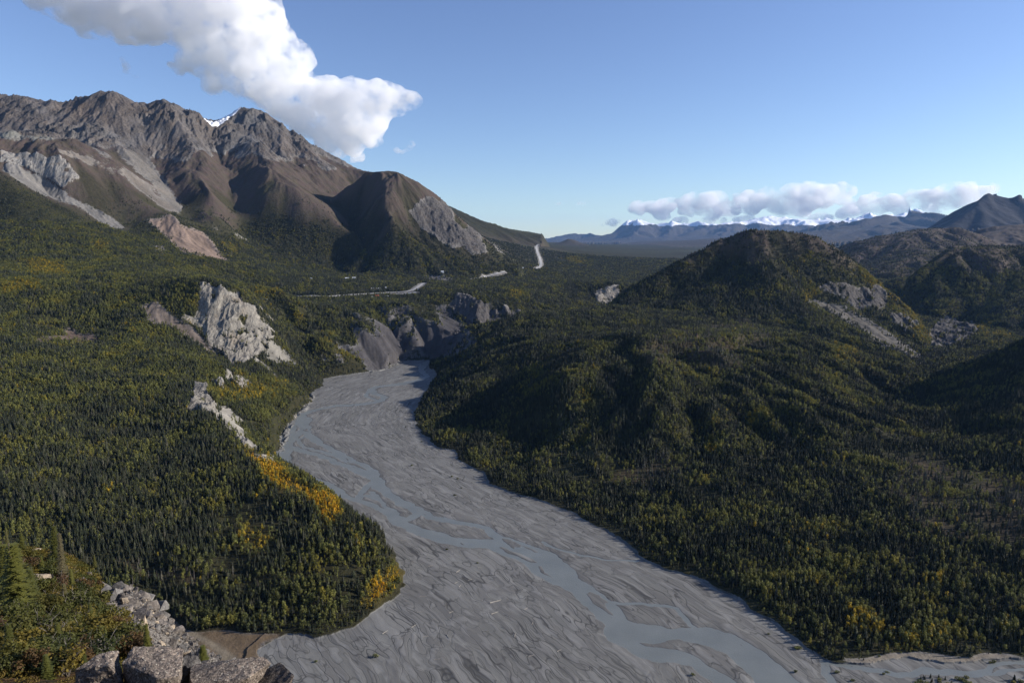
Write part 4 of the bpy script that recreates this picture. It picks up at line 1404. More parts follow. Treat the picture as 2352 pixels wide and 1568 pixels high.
jxx = fbm(tx, ty, 60, 3, 111) * 26
jyy = fbm(tx, ty, 60, 3, 113) * 20
for pl, pv in DEC:
    pdec[pts_in(pl, tpx + jxx, tpy + jyy)] = pv
big = fbm(tx, ty, 90, 4, 117)
mid = fbm(tx, ty, 32, 2, 119)
gq = gold[:-1, :-1].ravel()[fi]
sp_ = sparse[:-1, :-1].ravel()[fi]
pdec = np.clip(pdec + big * .65 + gq * 1.1, .03, .98)
isd = rng.random(len(tx)) < pdec
dead = ~isd & (rng.random(len(tx)) < np.where(sp_, .5, .03))
tone = np.clip(.10 + .24 * (mid + big * .8) + .16 * rng.random(len(tx)), 0, .5)
isg = rng.random(len(tx)) < np.clip(gq ** 1.6 + np.where((mid > .55) & (big > .1), .12, .010), 0, .8)
tone = np.where(isd & isg, np.clip(.50 + .2 * rng.random(len(tx)) + np.where(gq > .8, .2, .06 * gq), 0, 1), tone)
tone_s = np.clip(rng.random(len(tx)) * .8 + .15 * mid, 0, 1)
tone_s = np.where(sp_, np.clip(tone_s + .3, 0, 1), tone_s)
tone = np.where(isd, tone, tone_s)
low = np.clip((bil(Z) - 250) / 500, 0, 1)
wide = np.interp(ty, [480, 1200, 2000, 3000, 4500, 7000], [1, 1.05, 1.25, 1.6, 2.2, 3.2])
hsc = (rng.random(len(tx)) * 1.0 + .5) * np.clip(1 + .35 * fbm(tx, ty, 40, 2, 151), .55, 1.5) * (1 - .45 * low) * np.interp(ty, [480, 2000, 7000], [1, 1.05, 1.3])
hsc *= np.where(gq > .8, .7, 1)
edge_s = bil(SD) < 22
hsc = np.where(edge_s, hsc * .75, hsc)
tz = tz - .3
# the foreground spur hides the lower left corner
FGP = [(-300, 1235), (0, 1262), (60, 1262), (130, 1270), (200, 1310), (240, 1350), (300, 1350), (345, 1385), (375, 1415), (400, 1440), (430, 1470), (450, 1490), (500, 1510), (560, 1520), (620, 1540), (700, 1600), (-300, 1700)]
hid = pts_in(FGP, tpx, tpy - 10)
isshr = isd & ((edge_s & (rng.random(len(tx)) < .5)) | (low > .5) | tun[:-1, :-1].ravel()[fi])
kinds = {'spruce_tree': ~isd & ~dead, 'dead_spruce': dead, 'broadleaf_tree': isd & ~isshr, 'shrub': isshr}
MES = {'spruce_tree': SPR, 'dead_spruce': SNG, 'broadleaf_tree': BRD, 'shrub': SHR}
dist = np.sqrt(tx ** 2 + ty ** 2 + (CAMZ - tz) ** 2)
inframe = (tpx > 5) & (tpx < 2345) & (tpy < 1560) & ~hid
tqv = (CAMZ - tz - 6) / ty
allrot = rng.random(len(tx)) * 6.28
allidx = rng.integers(0, 100, len(tx))


def lab_tree(kind, tone_, px, py):
    where = 'on the wooded spur left of the river' if px < 1100 else 'on the wooded flat right of the river'
    gr = 'left of the river' if px < 1100 else 'right of the river'
    if kind == 'spruce_tree':
        return 'slender dark green spruce standing ' + where, 'spruces ' + gr, 'spruce tree'
    if kind == 'dead_spruce':
        return 'bare grey dead spruce standing ' + where, 'dead spruces ' + gr, 'dead tree'
    if kind == 'shrub':
        return 'low leafy shrub at the forest edge ' + where, 'forest shrubs ' + gr, 'shrub'
    if tone_ > .58:
        return 'golden autumn broadleaf tree ' + where, 'golden trees ' + gr, 'tree'
    return 'green leafy broadleaf tree among spruces ' + where, 'green broadleaf trees ' + gr, 'tree'


def forest_group(nm, sources):
    g = bpy.data.node_groups.new(nm, 'GeometryNodeTree')
    g.interface.new_socket('Geometry', in_out='INPUT', socket_type='NodeSocketGeometry')
    g.interface.new_socket('Geometry', in_out='OUTPUT', socket_type='NodeSocketGeometry')
    gi_ = g.nodes.new('NodeGroupInput')
    go = g.nodes.new('NodeGroupOutput')
    jn = g.nodes.new('GeometryNodeJoinGeometry')
    for so in sources:
        oi = g.nodes.new('GeometryNodeObjectInfo')
        oi.inputs['Object'].default_value = so
        oi.inputs['As Instance'].default_value = True
        g.links.new(oi.outputs['Geometry'], jn.inputs[0])
    ip = g.nodes.new('GeometryNodeInstanceOnPoints')
    ip.inputs['Pick Instance'].default_value = True
    g.links.new(gi_.outputs[0], ip.inputs['Points'])
    g.links.new(jn.outputs[0], ip.inputs['Instance'])

    def na(n, t):
        a_ = g.nodes.new('GeometryNodeInputNamedAttribute')
        a_.data_type = t
        a_.inputs['Name'].default_value = n
        return [o_ for o_ in a_.outputs if o_.enabled][0]
    g.links.new(na('idx', 'INT'), ip.inputs['Instance Index'])
    g.links.new(na('rot', 'FLOAT_VECTOR'), ip.inputs['Rotation'])
    g.links.new(na('scl', 'FLOAT_VECTOR'), ip.inputs['Scale'])
    g.links.new(ip.outputs[0], go.inputs[0])
    return g


def scatter_stuff(name, P, rot, scl, idx, tone_, sources, label, cat):
    me = bpy.data.meshes.new(name)
    me.vertices.add(len(P))
    me.vertices.foreach_set('co', np.ascontiguousarray(P, dtype=f32).ravel())
    for an, tp, key, v in (('rot', 'FLOAT_VECTOR', 'vector', rot), ('scl', 'FLOAT_VECTOR', 'vector', scl), ('idx', 'INT', 'value', idx), ('tone', 'FLOAT', 'value', tone_)):
        at = me.attributes.new(an, tp, 'POINT')
        at.data.foreach_set(key, np.ascontiguousarray(v, dtype=np.int32 if tp == 'INT' else f32).ravel())
    me.update()
    o = link(name, me)
    md = o.modifiers.new('scatter', 'NODES')
    md.node_group = forest_group(name, sources)
    return tag(o, label, cat, None, 'stuff')


STUFF = {'spruce_tree': ('spruce_forest', 'dense dark spruce forest covering the valley and lower slopes', 'forest'), 'dead_spruce': ('dead_forest', 'scattered grey dead spruces across the burnt flats', 'forest'),
         'broadleaf_tree': ('broadleaf_forest', 'green and golden broadleaf woods mixed through the spruce forest', 'forest'), 'shrub': ('shrubbery', 'low autumn shrubs on the upper slopes and riverside', 'shrubs')}
for kind, msk in kinds.items():
    ids = np.nonzero(msk)[0]
    score = (hsc / dist) * np.where(inframe, 1, 0)
    pix = ids[np.argsort(-score[ids])]
    pix = [i for i in pix[:900] if score[i] > 0][:{'shrub': 20, 'spruce_tree': 240}.get(kind, 300)]
    src = {}
    for i in pix:
        mi = int(allidx[i]) % len(MES[kind])
        o = link(kind, MES[kind][mi])
        o.location = (tx[i], ty[i], tz[i])
        o.rotation_euler = (0, 0, allrot[i])
        o.scale = (hsc[i] * wide[i], hsc[i] * wide[i], hsc[i])
        o['tone'] = float(tone[i])
        la, gr, ca = lab_tree(kind, tone[i], tpx[i], tpy[i])
        tag(o, la, ca, gr)
        src.setdefault(mi, o)
    keep = np.ones(len(tx), bool)
    keep[pix] = False
    rest = ids[keep[ids]]
    srcs = [src[k_] for k_ in sorted(src)]
    S3 = np.stack([hsc[rest] * wide[rest], hsc[rest] * wide[rest], hsc[rest]], -1)
    R3 = np.zeros((len(rest), 3))
    R3[:, 2] = allrot[rest]
    scatter_stuff(STUFF[kind][0], np.stack([tx[rest], ty[rest], tz[rest]], -1), R3, S3, allidx[rest] % len(srcs), tone[rest], srcs, STUFF[kind][1], STUFF[kind][2])
print('forest', round(time.time() - T0, 1))

# ------------------------------------------------------------------ road ribbons
M_ROAD, nt, b = mat('pale grey road', .9, .2)
pos = N(nt, 'ShaderNodeNewGeometry').outputs['Position']
lk(nt, mixc(nt, noise(nt, pos, .1, 3), (.30, .29, .27), (.42, .41, .39)), b.inputs['Base Color'])
for n_, (P, wdt) in enumerate(zip(roadW, (16, 16, 22, 14))):
    vs, fs = [], []
    for i in range(len(P)):
        d = P[min(i + 1, len(P) - 1)] - P[max(i - 1, 0)]
        nx, ny = -d[1], d[0]
        L = math.hypot(nx, ny) + 1e-6
        for s_ in (-.5, -.17, .17, .5):
            x, y = P[i][0] + nx / L * s_ * wdt, P[i][1] + ny / L * s_ * wdt
            vs.append((x, y, max(ground_z(x, y), P[i][2]) + 1.2))
    for i in range(len(P) - 1):
        for k_ in range(3):
            fs.append((i * 4 + k_, i * 4 + k_ + 1, i * 4 + 5 + k_, i * 4 + 4 + k_))
    me = np_mesh('road', np.array(vs), np.array(fs), [M_ROAD])
    tag(link('road', me), ('pale highway crossing the wooded terrace', 'pale highway stretch below the rounded hill', 'straight pale highway climbing far up the valley', 'pale roadside lay-by under the highway bend')[n_], 'road', None, 'structure')

# ------------------------------------------------------------------ haze
def box(name, lo, hi_, m):
    vs = [(x, y, z) for z in (lo[2], hi_[2]) for y in (lo[1], hi_[1]) for x in (lo[0], hi_[0])]
    fs = [(0, 2, 3, 1), (4, 5, 7, 6), (0, 1, 5, 4), (2, 6, 7, 3), (0, 4, 6, 2), (1, 3, 7, 5)]
    return link(name, np_mesh(name, np.array(vs, float), np.array(fs), [m], False))


m = bpy.data.materials.new('air haze')
m.use_nodes = True
nt = m.node_tree
nt.nodes.remove(nt.nodes['Principled BSDF'])
pv = N(nt, 'ShaderNodeVolumePrincipled')
pv.inputs['Color'].default_value = (.28, .53, 1.0, 1)
pv.inputs['Density'].default_value = .7e-5
pv.inputs['Anisotropy'].default_value = .1
lk(nt, pv.outputs[0], nt.nodes['Material Output'].inputs['Volume'])
tag(box('haze', (-70000, -200, -350), (70000, 62500, 2760), m), 'thin blue haze filling the valley air', 'haze', None, 'stuff')

# ------------------------------------------------------------------ clouds
def cloud(name, blobs, Y, label, vox, disp, density, seed, depth=.6, group=None):
    """blobs: (px, py, radius px) traced on the photograph, put at their real distance"""
    r = random.Random(seed)
    bm_ = bmesh.new()
    for bx_, by_, rr in blobs:
        yy = Y * (1 + r.uniform(-.02, .02))
        c = Vector(wpt(bx_, by_, yy))
        R_ = rr / FP * Y * 1.1
        mt = Matrix.Translation(c) @ Matrix.Diagonal((R_, R_ * (1 + depth), R_ * .92, 1))
        bmesh.ops.create_icosphere(bm_, subdivisions=3, radius=1, matrix=mt)
        for _ in range(3):
            an = r.uniform(0, 6.28)
            e = r.uniform(-.2, 1.2)
            q = Vector((math.cos(an) * math.cos(e), math.sin(an) * math.cos(e) * (1 + depth), math.sin(e))) * R_ * .8
            k_ = R_ * r.uniform(.3, .5)
            bmesh.ops.create_icosphere(bm_, subdivisions=2, radius=k_, matrix=Matrix.Translation(c + q))
    me = bpy.data.meshes.new(name)
    bm_.to_mesh(me)
    bm_.free()
    o = link(name, me)
    rm = o.modifiers.new('r', 'REMESH')
    rm.mode = 'VOXEL'
    rm.voxel_size = vox
    for k_, (sc_, st) in enumerate(((disp * 4, 1.1), (disp * 1.6, .9), (disp * .7, .6))):
        tx_ = bpy.data.textures.new('puff', 'CLOUDS')
        tx_.noise_scale = sc_
        tx_.noise_depth = 3
        dm = o.modifiers.new('d', 'DISPLACE')
        dm.texture = tx_
        dm.strength = disp * st
        dm.mid_level = .5
        dm.texture_coords = 'GLOBAL'
    rm = o.modifiers.new('r2', 'REMESH')
    rm.mode = 'VOXEL'
    rm.voxel_size = vox * .9
    dg = bpy.context.evaluated_depsgraph_get()
    me2 = bpy.data.meshes.new_from_object(o.evaluated_get(dg))
    o.modifiers.clear()
    o.data = me2
    me2.name = name
    # local coordinates: origin at the centre
    n_ = len(me2.vertices)
    cc = np.zeros(n_ * 3, f32)
    me2.vertices.foreach_get('co', cc)
    cc = cc.reshape(-1, 3)
    ctr = cc.mean(0)
    me2.vertices.foreach_set('co', (cc - ctr).ravel())
    o.location = ctr
    m_ = bpy.data.materials.new('cloud vapour')
    m_.use_nodes = True
    nt_ = m_.node_tree
    nt_.nodes.remove(nt_.nodes['Principled BSDF'])
    v_ = N(nt_, 'ShaderNodeVolumePrincipled')
    v_.inputs['Color'].default_value = (.995, .995, 1, 1)
    v_.inputs['Density'].default_value = density
    v_.inputs['Anisotropy'].default_value = .2
    if True:
        ps_ = N(nt_, 'ShaderNodeNewGeometry').outputs['Position']
        nn_ = noise(nt_, ps_, 1 / (750. if Y < 30000 else 2600.), 8, .68)
        lk(nt_, mth(nt_, 'MULTIPLY', ramp(nt_, nn_, [(.43, 0), (.60, 1)] if Y < 30000 else [(.42, 0), (.58, 1)]), density * 1.5), v_.inputs['Density'])
    lk(nt_, v_.outputs[0], nt_.nodes['Material Output'].inputs['Volume'])
    me2.materials.clear()
    me2.materials.append(m_)
    return tag(o, label, 'cloud', group)


cloud('cloud', [(90, 8, 22), (150, 12, 40), (470, 100, 40), (450, 90, 30), (500, 95, 36), (210, 20, 55), (240, 30, 50), (270, 40, 55), (300, 20, 60), (360, 20, 60), (500, 60, 40), (545, 60, 45), (580, 70, 40), (330, 42, 50), (390, 30, 55), (440, 10, 55), (450, 40, 45), (500, 30, 55), (560, 25, 60), (610, 45, 40), (630, 25, 22), (430, 95, 22), (400, 88, 16),
                (390, 148, 12), (420, 143, 20), (460, 145, 26), (510, 140, 30), (560, 110, 34), (600, 100, 36), (640, 100, 34), (690, 130, 30), (600, 160, 45), (650, 165, 40), (540, 165, 26), (500, 190, 22), (480, 198, 10), (550, 200, 24),
                (620, 215, 45), (680, 225, 42), (650, 250, 40), (720, 230, 45), (760, 220, 40), (820, 230, 42), (870, 235, 36), (910, 240, 26), (945, 230, 13), (700, 280, 36), (760, 280, 50), (820, 290, 40), (860, 280, 30), (750, 330, 30), (800, 330, 32), (850, 320, 24), (780, 355, 16), (750, 345, 14)],
      23000, 'large white cumulus bank drifting above the left mountain', 75, 420, 1 / 420., 3)
cloud('cloud', [(285, 140, 7), (290, 152, 9), (287, 164, 6), (310, 175, 7)], 23000, 'tiny wisp of cloud left of the big cumulus', 60, 160, 1 / 500., 4)
cloud('cloud', [(945, 330, 9), (940, 342, 8), (912, 345, 9), (925, 350, 6)], 23000, 'small puff of cloud right under the big cumulus', 60, 160, 1 / 450., 5)
cloud('cloud', [(826, 362, 13), (812, 366, 8), (838, 366, 6)], 23000, 'small round puff touching the end of the left ridge', 60, 160, 1 / 450., 6)
zc = lambda L: [(940.8 + .6 * a_, 375.3 + .6 * b_, r_ * .6 * 1.22) for a_, b_, r_ in L]
cloud('cloud', zc([(865, 165, 18), (880, 150, 16), (850, 178, 9), (905, 165, 20), (935, 170, 22), (965, 165, 24), (990, 160, 24), (1010, 165, 16), (960, 195, 18), (985, 205, 14), (885, 185, 15)]), 70000, 'leftmost of the white cumulus puffs over the snowy range', 220, 600, 1 / 1300., 7)
cloud('cloud', zc([(1050, 150, 20), (1075, 140, 22), (1100, 130, 20), (1095, 118, 12), (1130, 150, 30), (1160, 140, 26), (1190, 130, 20), (1200, 165, 28), (1235, 170, 24), (1250, 180, 16), (1160, 185, 26), (1110, 175, 22), (1170, 200, 16), (1045, 165, 12), (1030, 150, 12), (1040, 185, 14), (1075, 190, 14)]), 70000, 'second cumulus puff from the left over the snowy range', 220, 600, 1 / 1300., 8)
cloud('cloud', zc([(1250, 125, 14), (1265, 150, 20), (1285, 165, 20), (1310, 175, 18), (1660, 140, 18), (1690, 150, 16), (1290, 120, 18), (1330, 118, 22), (1370, 110, 22), (1410, 115, 24), (1460, 105, 24), (1500, 110, 28), (1550, 100, 24), (1600, 105, 26), (1650, 105, 26), (1690, 105, 22), (1710, 100, 10), (1340, 150, 26), (1390, 160, 28), (1440, 165, 30), (1500, 170, 30), (1530, 150, 30), (1580, 140, 26), (1420, 185, 18), (1520, 190, 16), (1270, 145, 16), (1620, 135, 20)]), 70000, 'wide cumulus bank above the middle of the snowy range', 240, 650, 1 / 1300., 9)
cloud('cloud', zc([(1660, 195, 16), (1690, 185, 22), (1730, 170, 26), (1750, 140, 20), (1780, 130, 22), (1800, 165, 28), (1850, 150, 26), (1890, 145, 26), (1940, 140, 28), (1980, 130, 26), (2030, 130, 28), (2070, 110, 26), (2100, 90, 18), (2130, 105, 24), (2170, 110, 22), (2200, 105, 20), (2235, 100, 14), (2150, 135, 24), (2090, 145, 28), (2000, 165, 24), (1950, 175, 22), (1880, 175, 22), (2190, 130, 20), (2020, 190, 16)]), 70000, 'long cumulus bank over the right end of the snowy range', 240, 650, 1 / 1300., 10)
cloud('cloud', zc([(740, 238, 7), (760, 228, 10), (780, 222, 12), (800, 222, 9), (780, 232, 12)]), 70000, 'small pale cloud left of the first snowy peak', 200, 350, 1 / 1500., 11)
cloud('cloud', zc([(560, 156, 6), (572, 154, 8), (584, 156, 6)]), 70000, 'thin grey cloud scrap over the valley, left of two', 150, 250, 1 / 3000., 12)
cloud('cloud', zc([(648, 153, 7), (662, 151, 9), (676, 155, 6)]), 70000, 'thin grey cloud scrap over the valley, right of two', 150, 250, 1 / 3000., 13)
cloud('cloud', zc([(1020, 222, 16), (1045, 216, 14), (1060, 222, 12), (1130, 216, 14), (1160, 222, 14), (1200, 220, 14), (1250, 215, 14), (1280, 212, 16), (1310, 210, 12), (1540, 212, 16), (1580, 205, 18), (1610, 208, 14)]), 70000, 'low band of cloud lying behind the snowy ridge line', 300, 400, 1 / 1300., 14)
print('clouds', round(time.time() - T0, 1))

# ------------------------------------------------------------------ foreground hillside
FGS = [(-250, 1235, 118), (-150, 1245, 116), (0, 1260, 112), (60, 1262, 110), (130, 1270, 106), (200, 1312, 98), (240, 1350, 88), (300, 1352, 84), (345, 1387, 78), (375, 1416, 72), (400, 1441, 68), (418, 1462, 62), (440, 1478, 55), (462, 1492, 46), (490, 1515, 36), (505, 1528, 30)]
SK = [((px_ - CX) / FP / (CT + (CY - py_) / FP * ST), tanel(py_), y_) for px_, py_, y_ in FGS]
SK += [(-.44, .69, 22), (-.40, .72, 17), (-.30, .80, 15), (1.1, .86, 15)]
SK = [(-1.2, SK[0][1] * .98, 118)] + SK


def fg_t(k, Y):
    ks = [q_[0] for q_ in SK]
    tc = np.interp(k, ks, [q_[1] for q_ in SK])
    yc = np.interp(k, ks, [q_[2] for q_ in SK])
    s_ = np.clip(np.log(Y / 12) / np.log(yc / 12), 0, 1)
    lo = np.maximum(.74, tc + .03)
    front = lo + (tc - lo) * s_ ** .85
    back = tc + (np.maximum(1.06, tc + .1) - tc) * (1 - np.exp(-np.maximum(Y - yc, 0) / (.3 * yc + 4)))
    back = back + (.86 - back) * sstep(180, 520, Y)
    return np.where(Y < yc, front, back)


FC, FR_ = 900, 760
fk = np.concatenate([np.linspace(-1.05, -.25, 760), np.linspace(-.245, 1.05, 140)])
fl_ = np.log(np.concatenate([np.geomspace(2.5, 12, 50), np.geomspace(12.05, 125, 610), np.geomspace(126, 540, 100)]))
FK, FL = np.meshgrid(fk, fl_)
FY = np.exp(FL)
FZ = CAMZ - fg_t(FK, FY) * FY
FX = FK * FY
fpx, fpy = project(FX, FY, FZ)
TALUS = [(228, 1340), (300, 1335), (440, 1460), (510, 1520), (505, 1560), (420, 1545), (345, 1540), (318, 1490), (300, 1465), (285, 1445), (262, 1420), (245, 1390), (225, 1365)]
jf = fbm(FX, FY, 6, 3, 201)
tal = pts_in(TALUS, fpx + jf * 8, fpy + jf * 6)
FZ += fbm(FX, FY, 9, 4, 205) * .5 * np.clip(FY / 30, .15, 1.2) + np.abs(fbm(FX, FY, 2.2, 3, 207)) * .25 * np.where(tal, 1.6, .6)
FTE = (CAMZ - FZ) / FY


def hit_f(px, py):
    v = (CY - py) / FP
    k = (px - CX) / FP / (CT + v * ST)
    a_ = min(max(int(np.searchsorted(fk, k)), 0), FC - 1)
    col = FTE[:, a_]
    ok = col <= tanel(py)
    ok[:20] = False
    if not ok.any():
        return None
    i = int(np.argmax(ok))
    return Vector((k * FY[i, a_], FY[i, a_], FZ[i, a_]))


m, nt, b = mat('mossy heath ground', .95, .1)
pos = N(nt, 'ShaderNodeNewGeometry').outputs['Position']
ta = attr(nt, 'talus').outputs[2]
n1 = noise(nt, pos, .35, 5, .6)
n2 = noise(nt, pos, 2.2, 5, .65)
n3 = noise(nt, pos, 9, 3, .6)
g1 = mixc(nt, ramp(nt, n1, [(.35, 0), (.6, 1)]), (.030, .024, .012), (.075, .068, .020))
g1 = mixc(nt, ramp(nt, n2, [(.45, 0), (.7, .8)]), g1, (.11, .055, .025))
g2 = mixc(nt, ramp(nt, n3, [(.35, 0), (.65, 1)]), (.09, .08, .07), (.26, .235, .205))
lk(nt, mixc(nt, ramp(nt, mth(nt, 'ADD', ta, mth(nt, 'MULTIPLY', mth(nt, 'SUBTRACT', n1, .5), 1.0)), [(.4, 0), (.6, 1)]), g1, g2), b.inputs['Base Color'])
bm = N(nt, 'ShaderNodeBump')
bm.inputs['Distance'].default_value = .35
lk(nt, mth(nt, 'ADD', n2, mth(nt, 'MULTIPLY', n3, .4)), bm.inputs['Height'])
lk(nt, bm.outputs[0], b.inputs['Normal'])
ii = np.arange(FX.size).reshape(FX.shape)
me = np_mesh('slope', np.stack([FX, FY, FZ], -1).reshape(-1, 3), np.stack([ii[:-1, :-1], ii[:-1, 1:], ii[1:, 1:], ii[1:, :-1]], -1).reshape(-1, 4), [m])
at = me.attributes.new('talus', 'FLOAT', 'POINT')
at.data.foreach_set('value', tal.astype(f32).ravel())
tag(link('hillside', me), 'heathy slope with rubble dropping away below the viewpoint', 'hillside', None, 'structure')

# ------------------------------------------------------------------ rocks
def rock_material(name, c1, c2, c3, sc=1.0, lichen=.0):
    m, nt, b = mat(name, .9, .15)
    tc = N(nt, 'ShaderNodeTexCoord').outputs['Object']
    oi = N(nt, 'ShaderNodeObjectInfo').outputs['Random']
    n1 = noise(nt, tc, 1.3 * sc, 5, .65)
    n2 = noise(nt, tc, 6 * sc, 5, .7)
    n3 = noise(nt, tc, 22 * sc, 3, .7)
    c = mixc(nt, ramp(nt, n1, [(.35, 0), (.65, 1)]), c1, c2)
    c = mixc(nt, ramp(nt, n2, [(.5, 0), (.62, .8)]), c, c3)
    if lichen:
        vo = N(nt, 'ShaderNodeTexVoronoi')
        vo.inputs['Scale'].default_value = 14 * sc
        lk(nt, tc, vo.inputs['Vector'])
        c = mixc(nt, mth(nt, 'MULTIPLY', ramp(nt, n3, [(.48, 0), (.56, 1)]), lichen), c, (.06, .052, .046))
        c = mixc(nt, mth(nt, 'MULTIPLY', ramp(nt, mth(nt, 'ADD', vo.outputs['Distance'], mth(nt, 'MULTIPLY', n2, .5)), [(.42, 1), (.5, 0)]), lichen), c, (.42, .38, .31))
    hs = N(nt, 'ShaderNodeHueSaturation')
    lk(nt, c, hs.inputs['Color'])
    lk(nt, mth(nt, 'ADD', mth(nt, 'MULTIPLY', oi, .7), .6), hs.inputs['Value'])
    lk(nt, hs.outputs[0], b.inputs['Base Color'])
    bm = N(nt, 'ShaderNodeBump')
    bm.inputs['Distance'].default_value = .08 / sc
    lk(nt, mth(nt, 'ADD', n2, mth(nt, 'MULTIPLY', n3, .35)), bm.inputs['Height'])
    lk(nt, bm.outputs[0], b.inputs['Normal'])
    return m


M_R1 = rock_material('grey brown rubble rock', (.085, .074, .066), (.155, .135, .118), (.24, .21, .178))
M_R2 = rock_material('lichened pinkish rock', (.16, .13, .108), (.29, .232, .185), (.10, .086, .075), 1.0, .85)
M_R3 = rock_material('pale sandy rock', (.30, .24, .17), (.42, .34, .25), (.24, .20, .16))
M_R4 = rock_material('dark grey rock', (.085, .08, .078), (.14, .13, .12), (.19, .18, .165))


def rock_mesh(name, seed, m, dims=(1, 1, 1), n=16, detail=0, flat=False):
    r = random.Random(seed)
    bm_ = bmesh.new()
    for _ in range(n):
        v = Vector((r.gauss(0, 1), r.gauss(0, 1), r.gauss(0, 1))).normalized()
        v = Vector([math.copysign(abs(c) ** .7, c) for c in v]) * r.uniform(.8, 1.05) * .55
        bm_.verts.new((v.x * dims[0], v.y * dims[1], v.z * dims[2]))
    h = bmesh.ops.convex_hull(bm_, input=bm_.verts)
    for g_ in h['geom_interior'] + h['geom_unused']:
        if isinstance(g_, bmesh.types.BMVert) and g_.is_valid:
            bm_.verts.remove(g_)
    bmesh.ops.bevel(bm_, geom=list(bm_.edges), offset=.015 * min(dims), segments=1, affect='EDGES')
    if detail:
        bmesh.ops.triangulate(bm_, faces=bm_.faces)
        for _ in range(detail):
            bmesh.ops.subdivide_edges(bm_, edges=bm_.edges, cuts=1, use_grid_fill=True)
        from mathutils import noise as mn
        bm_.normal_update()
        off = Vector((seed * 3.1, 0, 0))
        for v in bm_.verts:
            v.co += v.normal * (mn.fractal(v.co * 2.6 / max(dims) * 1.5 + off, .9, 2.1, 3) * .018 + abs(mn.noise(v.co * 5 / max(dims) + off)) * -.05 + mn.fractal(v.co * 9 + off, .9, 2.1, 3) * .014) * min(dims)
    me = bpy.data.meshes.new(name)
    bm_.to_mesh(me)
    bm_.free()
    me.materials.append(m)
    if detail:
        me.polygons.foreach_set('use_smooth', [False] * len(me.polygons))
    return me


RK = [rock_mesh('boulder', 100 + i, (M_R1, M_R1, M_R4, M_R1, M_R3, M_R1, M_R1, M_R4)[i], (1, 1.2, .75 + .05 * i), 11 + i) for i in range(8)]
talV = np.nonzero(tal.ravel())[0]
tp = []
wgt = (FY.ravel()[talV] ** 2)
ch_ = rng.choice(talV, 7000, p=wgt / wgt.sum())
sz = .11 + .07 * rng.pareto(2.0, 7000)
sz = np.minimum(sz, 1.5) * np.clip(FY.ravel()[ch_] / 60, .35, 1.1)
order = np.argsort(-sz / FY.ravel()[ch_])
srcs = {}
P_, S_i, R_i, I_ = [], [], [], []
used = []
cntb = 0
for j, o_i in enumerate(order):
    v = ch_[o_i]
    x, y, z = FX.ravel()[v], FY.ravel()[v], FZ.ravel()[v]
    s_ = sz[o_i]
    x += rnd.uniform(-.2, .2)
    y += rnd.uniform(-.2, .2)
    mi = rnd.randrange(8)
    rt = (rnd.uniform(-.5, .5), rnd.uniform(-.5, .5), rnd.uniform(0, 6.28))
    if cntb < 280:
        if any(math.hypot(x - a_[0], y - a_[1]) < .45 * (a_[2] + s_) for a_ in used):
            continue
        used.append((x, y, s_))
        o = link('boulder', RK[mi])
        o.location = (x, y, z + s_ * .15)
        o.rotation_euler = rt
        o.scale = (s_,) * 3
        tag(o, 'grey brown angular boulder in the rubble slope below the viewpoint', 'boulder', 'boulders of the rubble slope')
        srcs.setdefault(mi, o)
        cntb += 1
    else:
        P_.append((x, y, z + s_ * .1))
        S_i.append((s_,) * 3)
        R_i.append(rt)
        I_.append(rnd.randrange(100))
sk = [srcs[k_] for k_ in sorted(srcs)]
scatter_stuff('rubble', np.array(P_), np.array(R_i), np.array(S_i), np.array(I_) % len(sk), np.zeros(len(P_)), sk, 'angular grey brown rubble spilling down the slope', 'rubble')

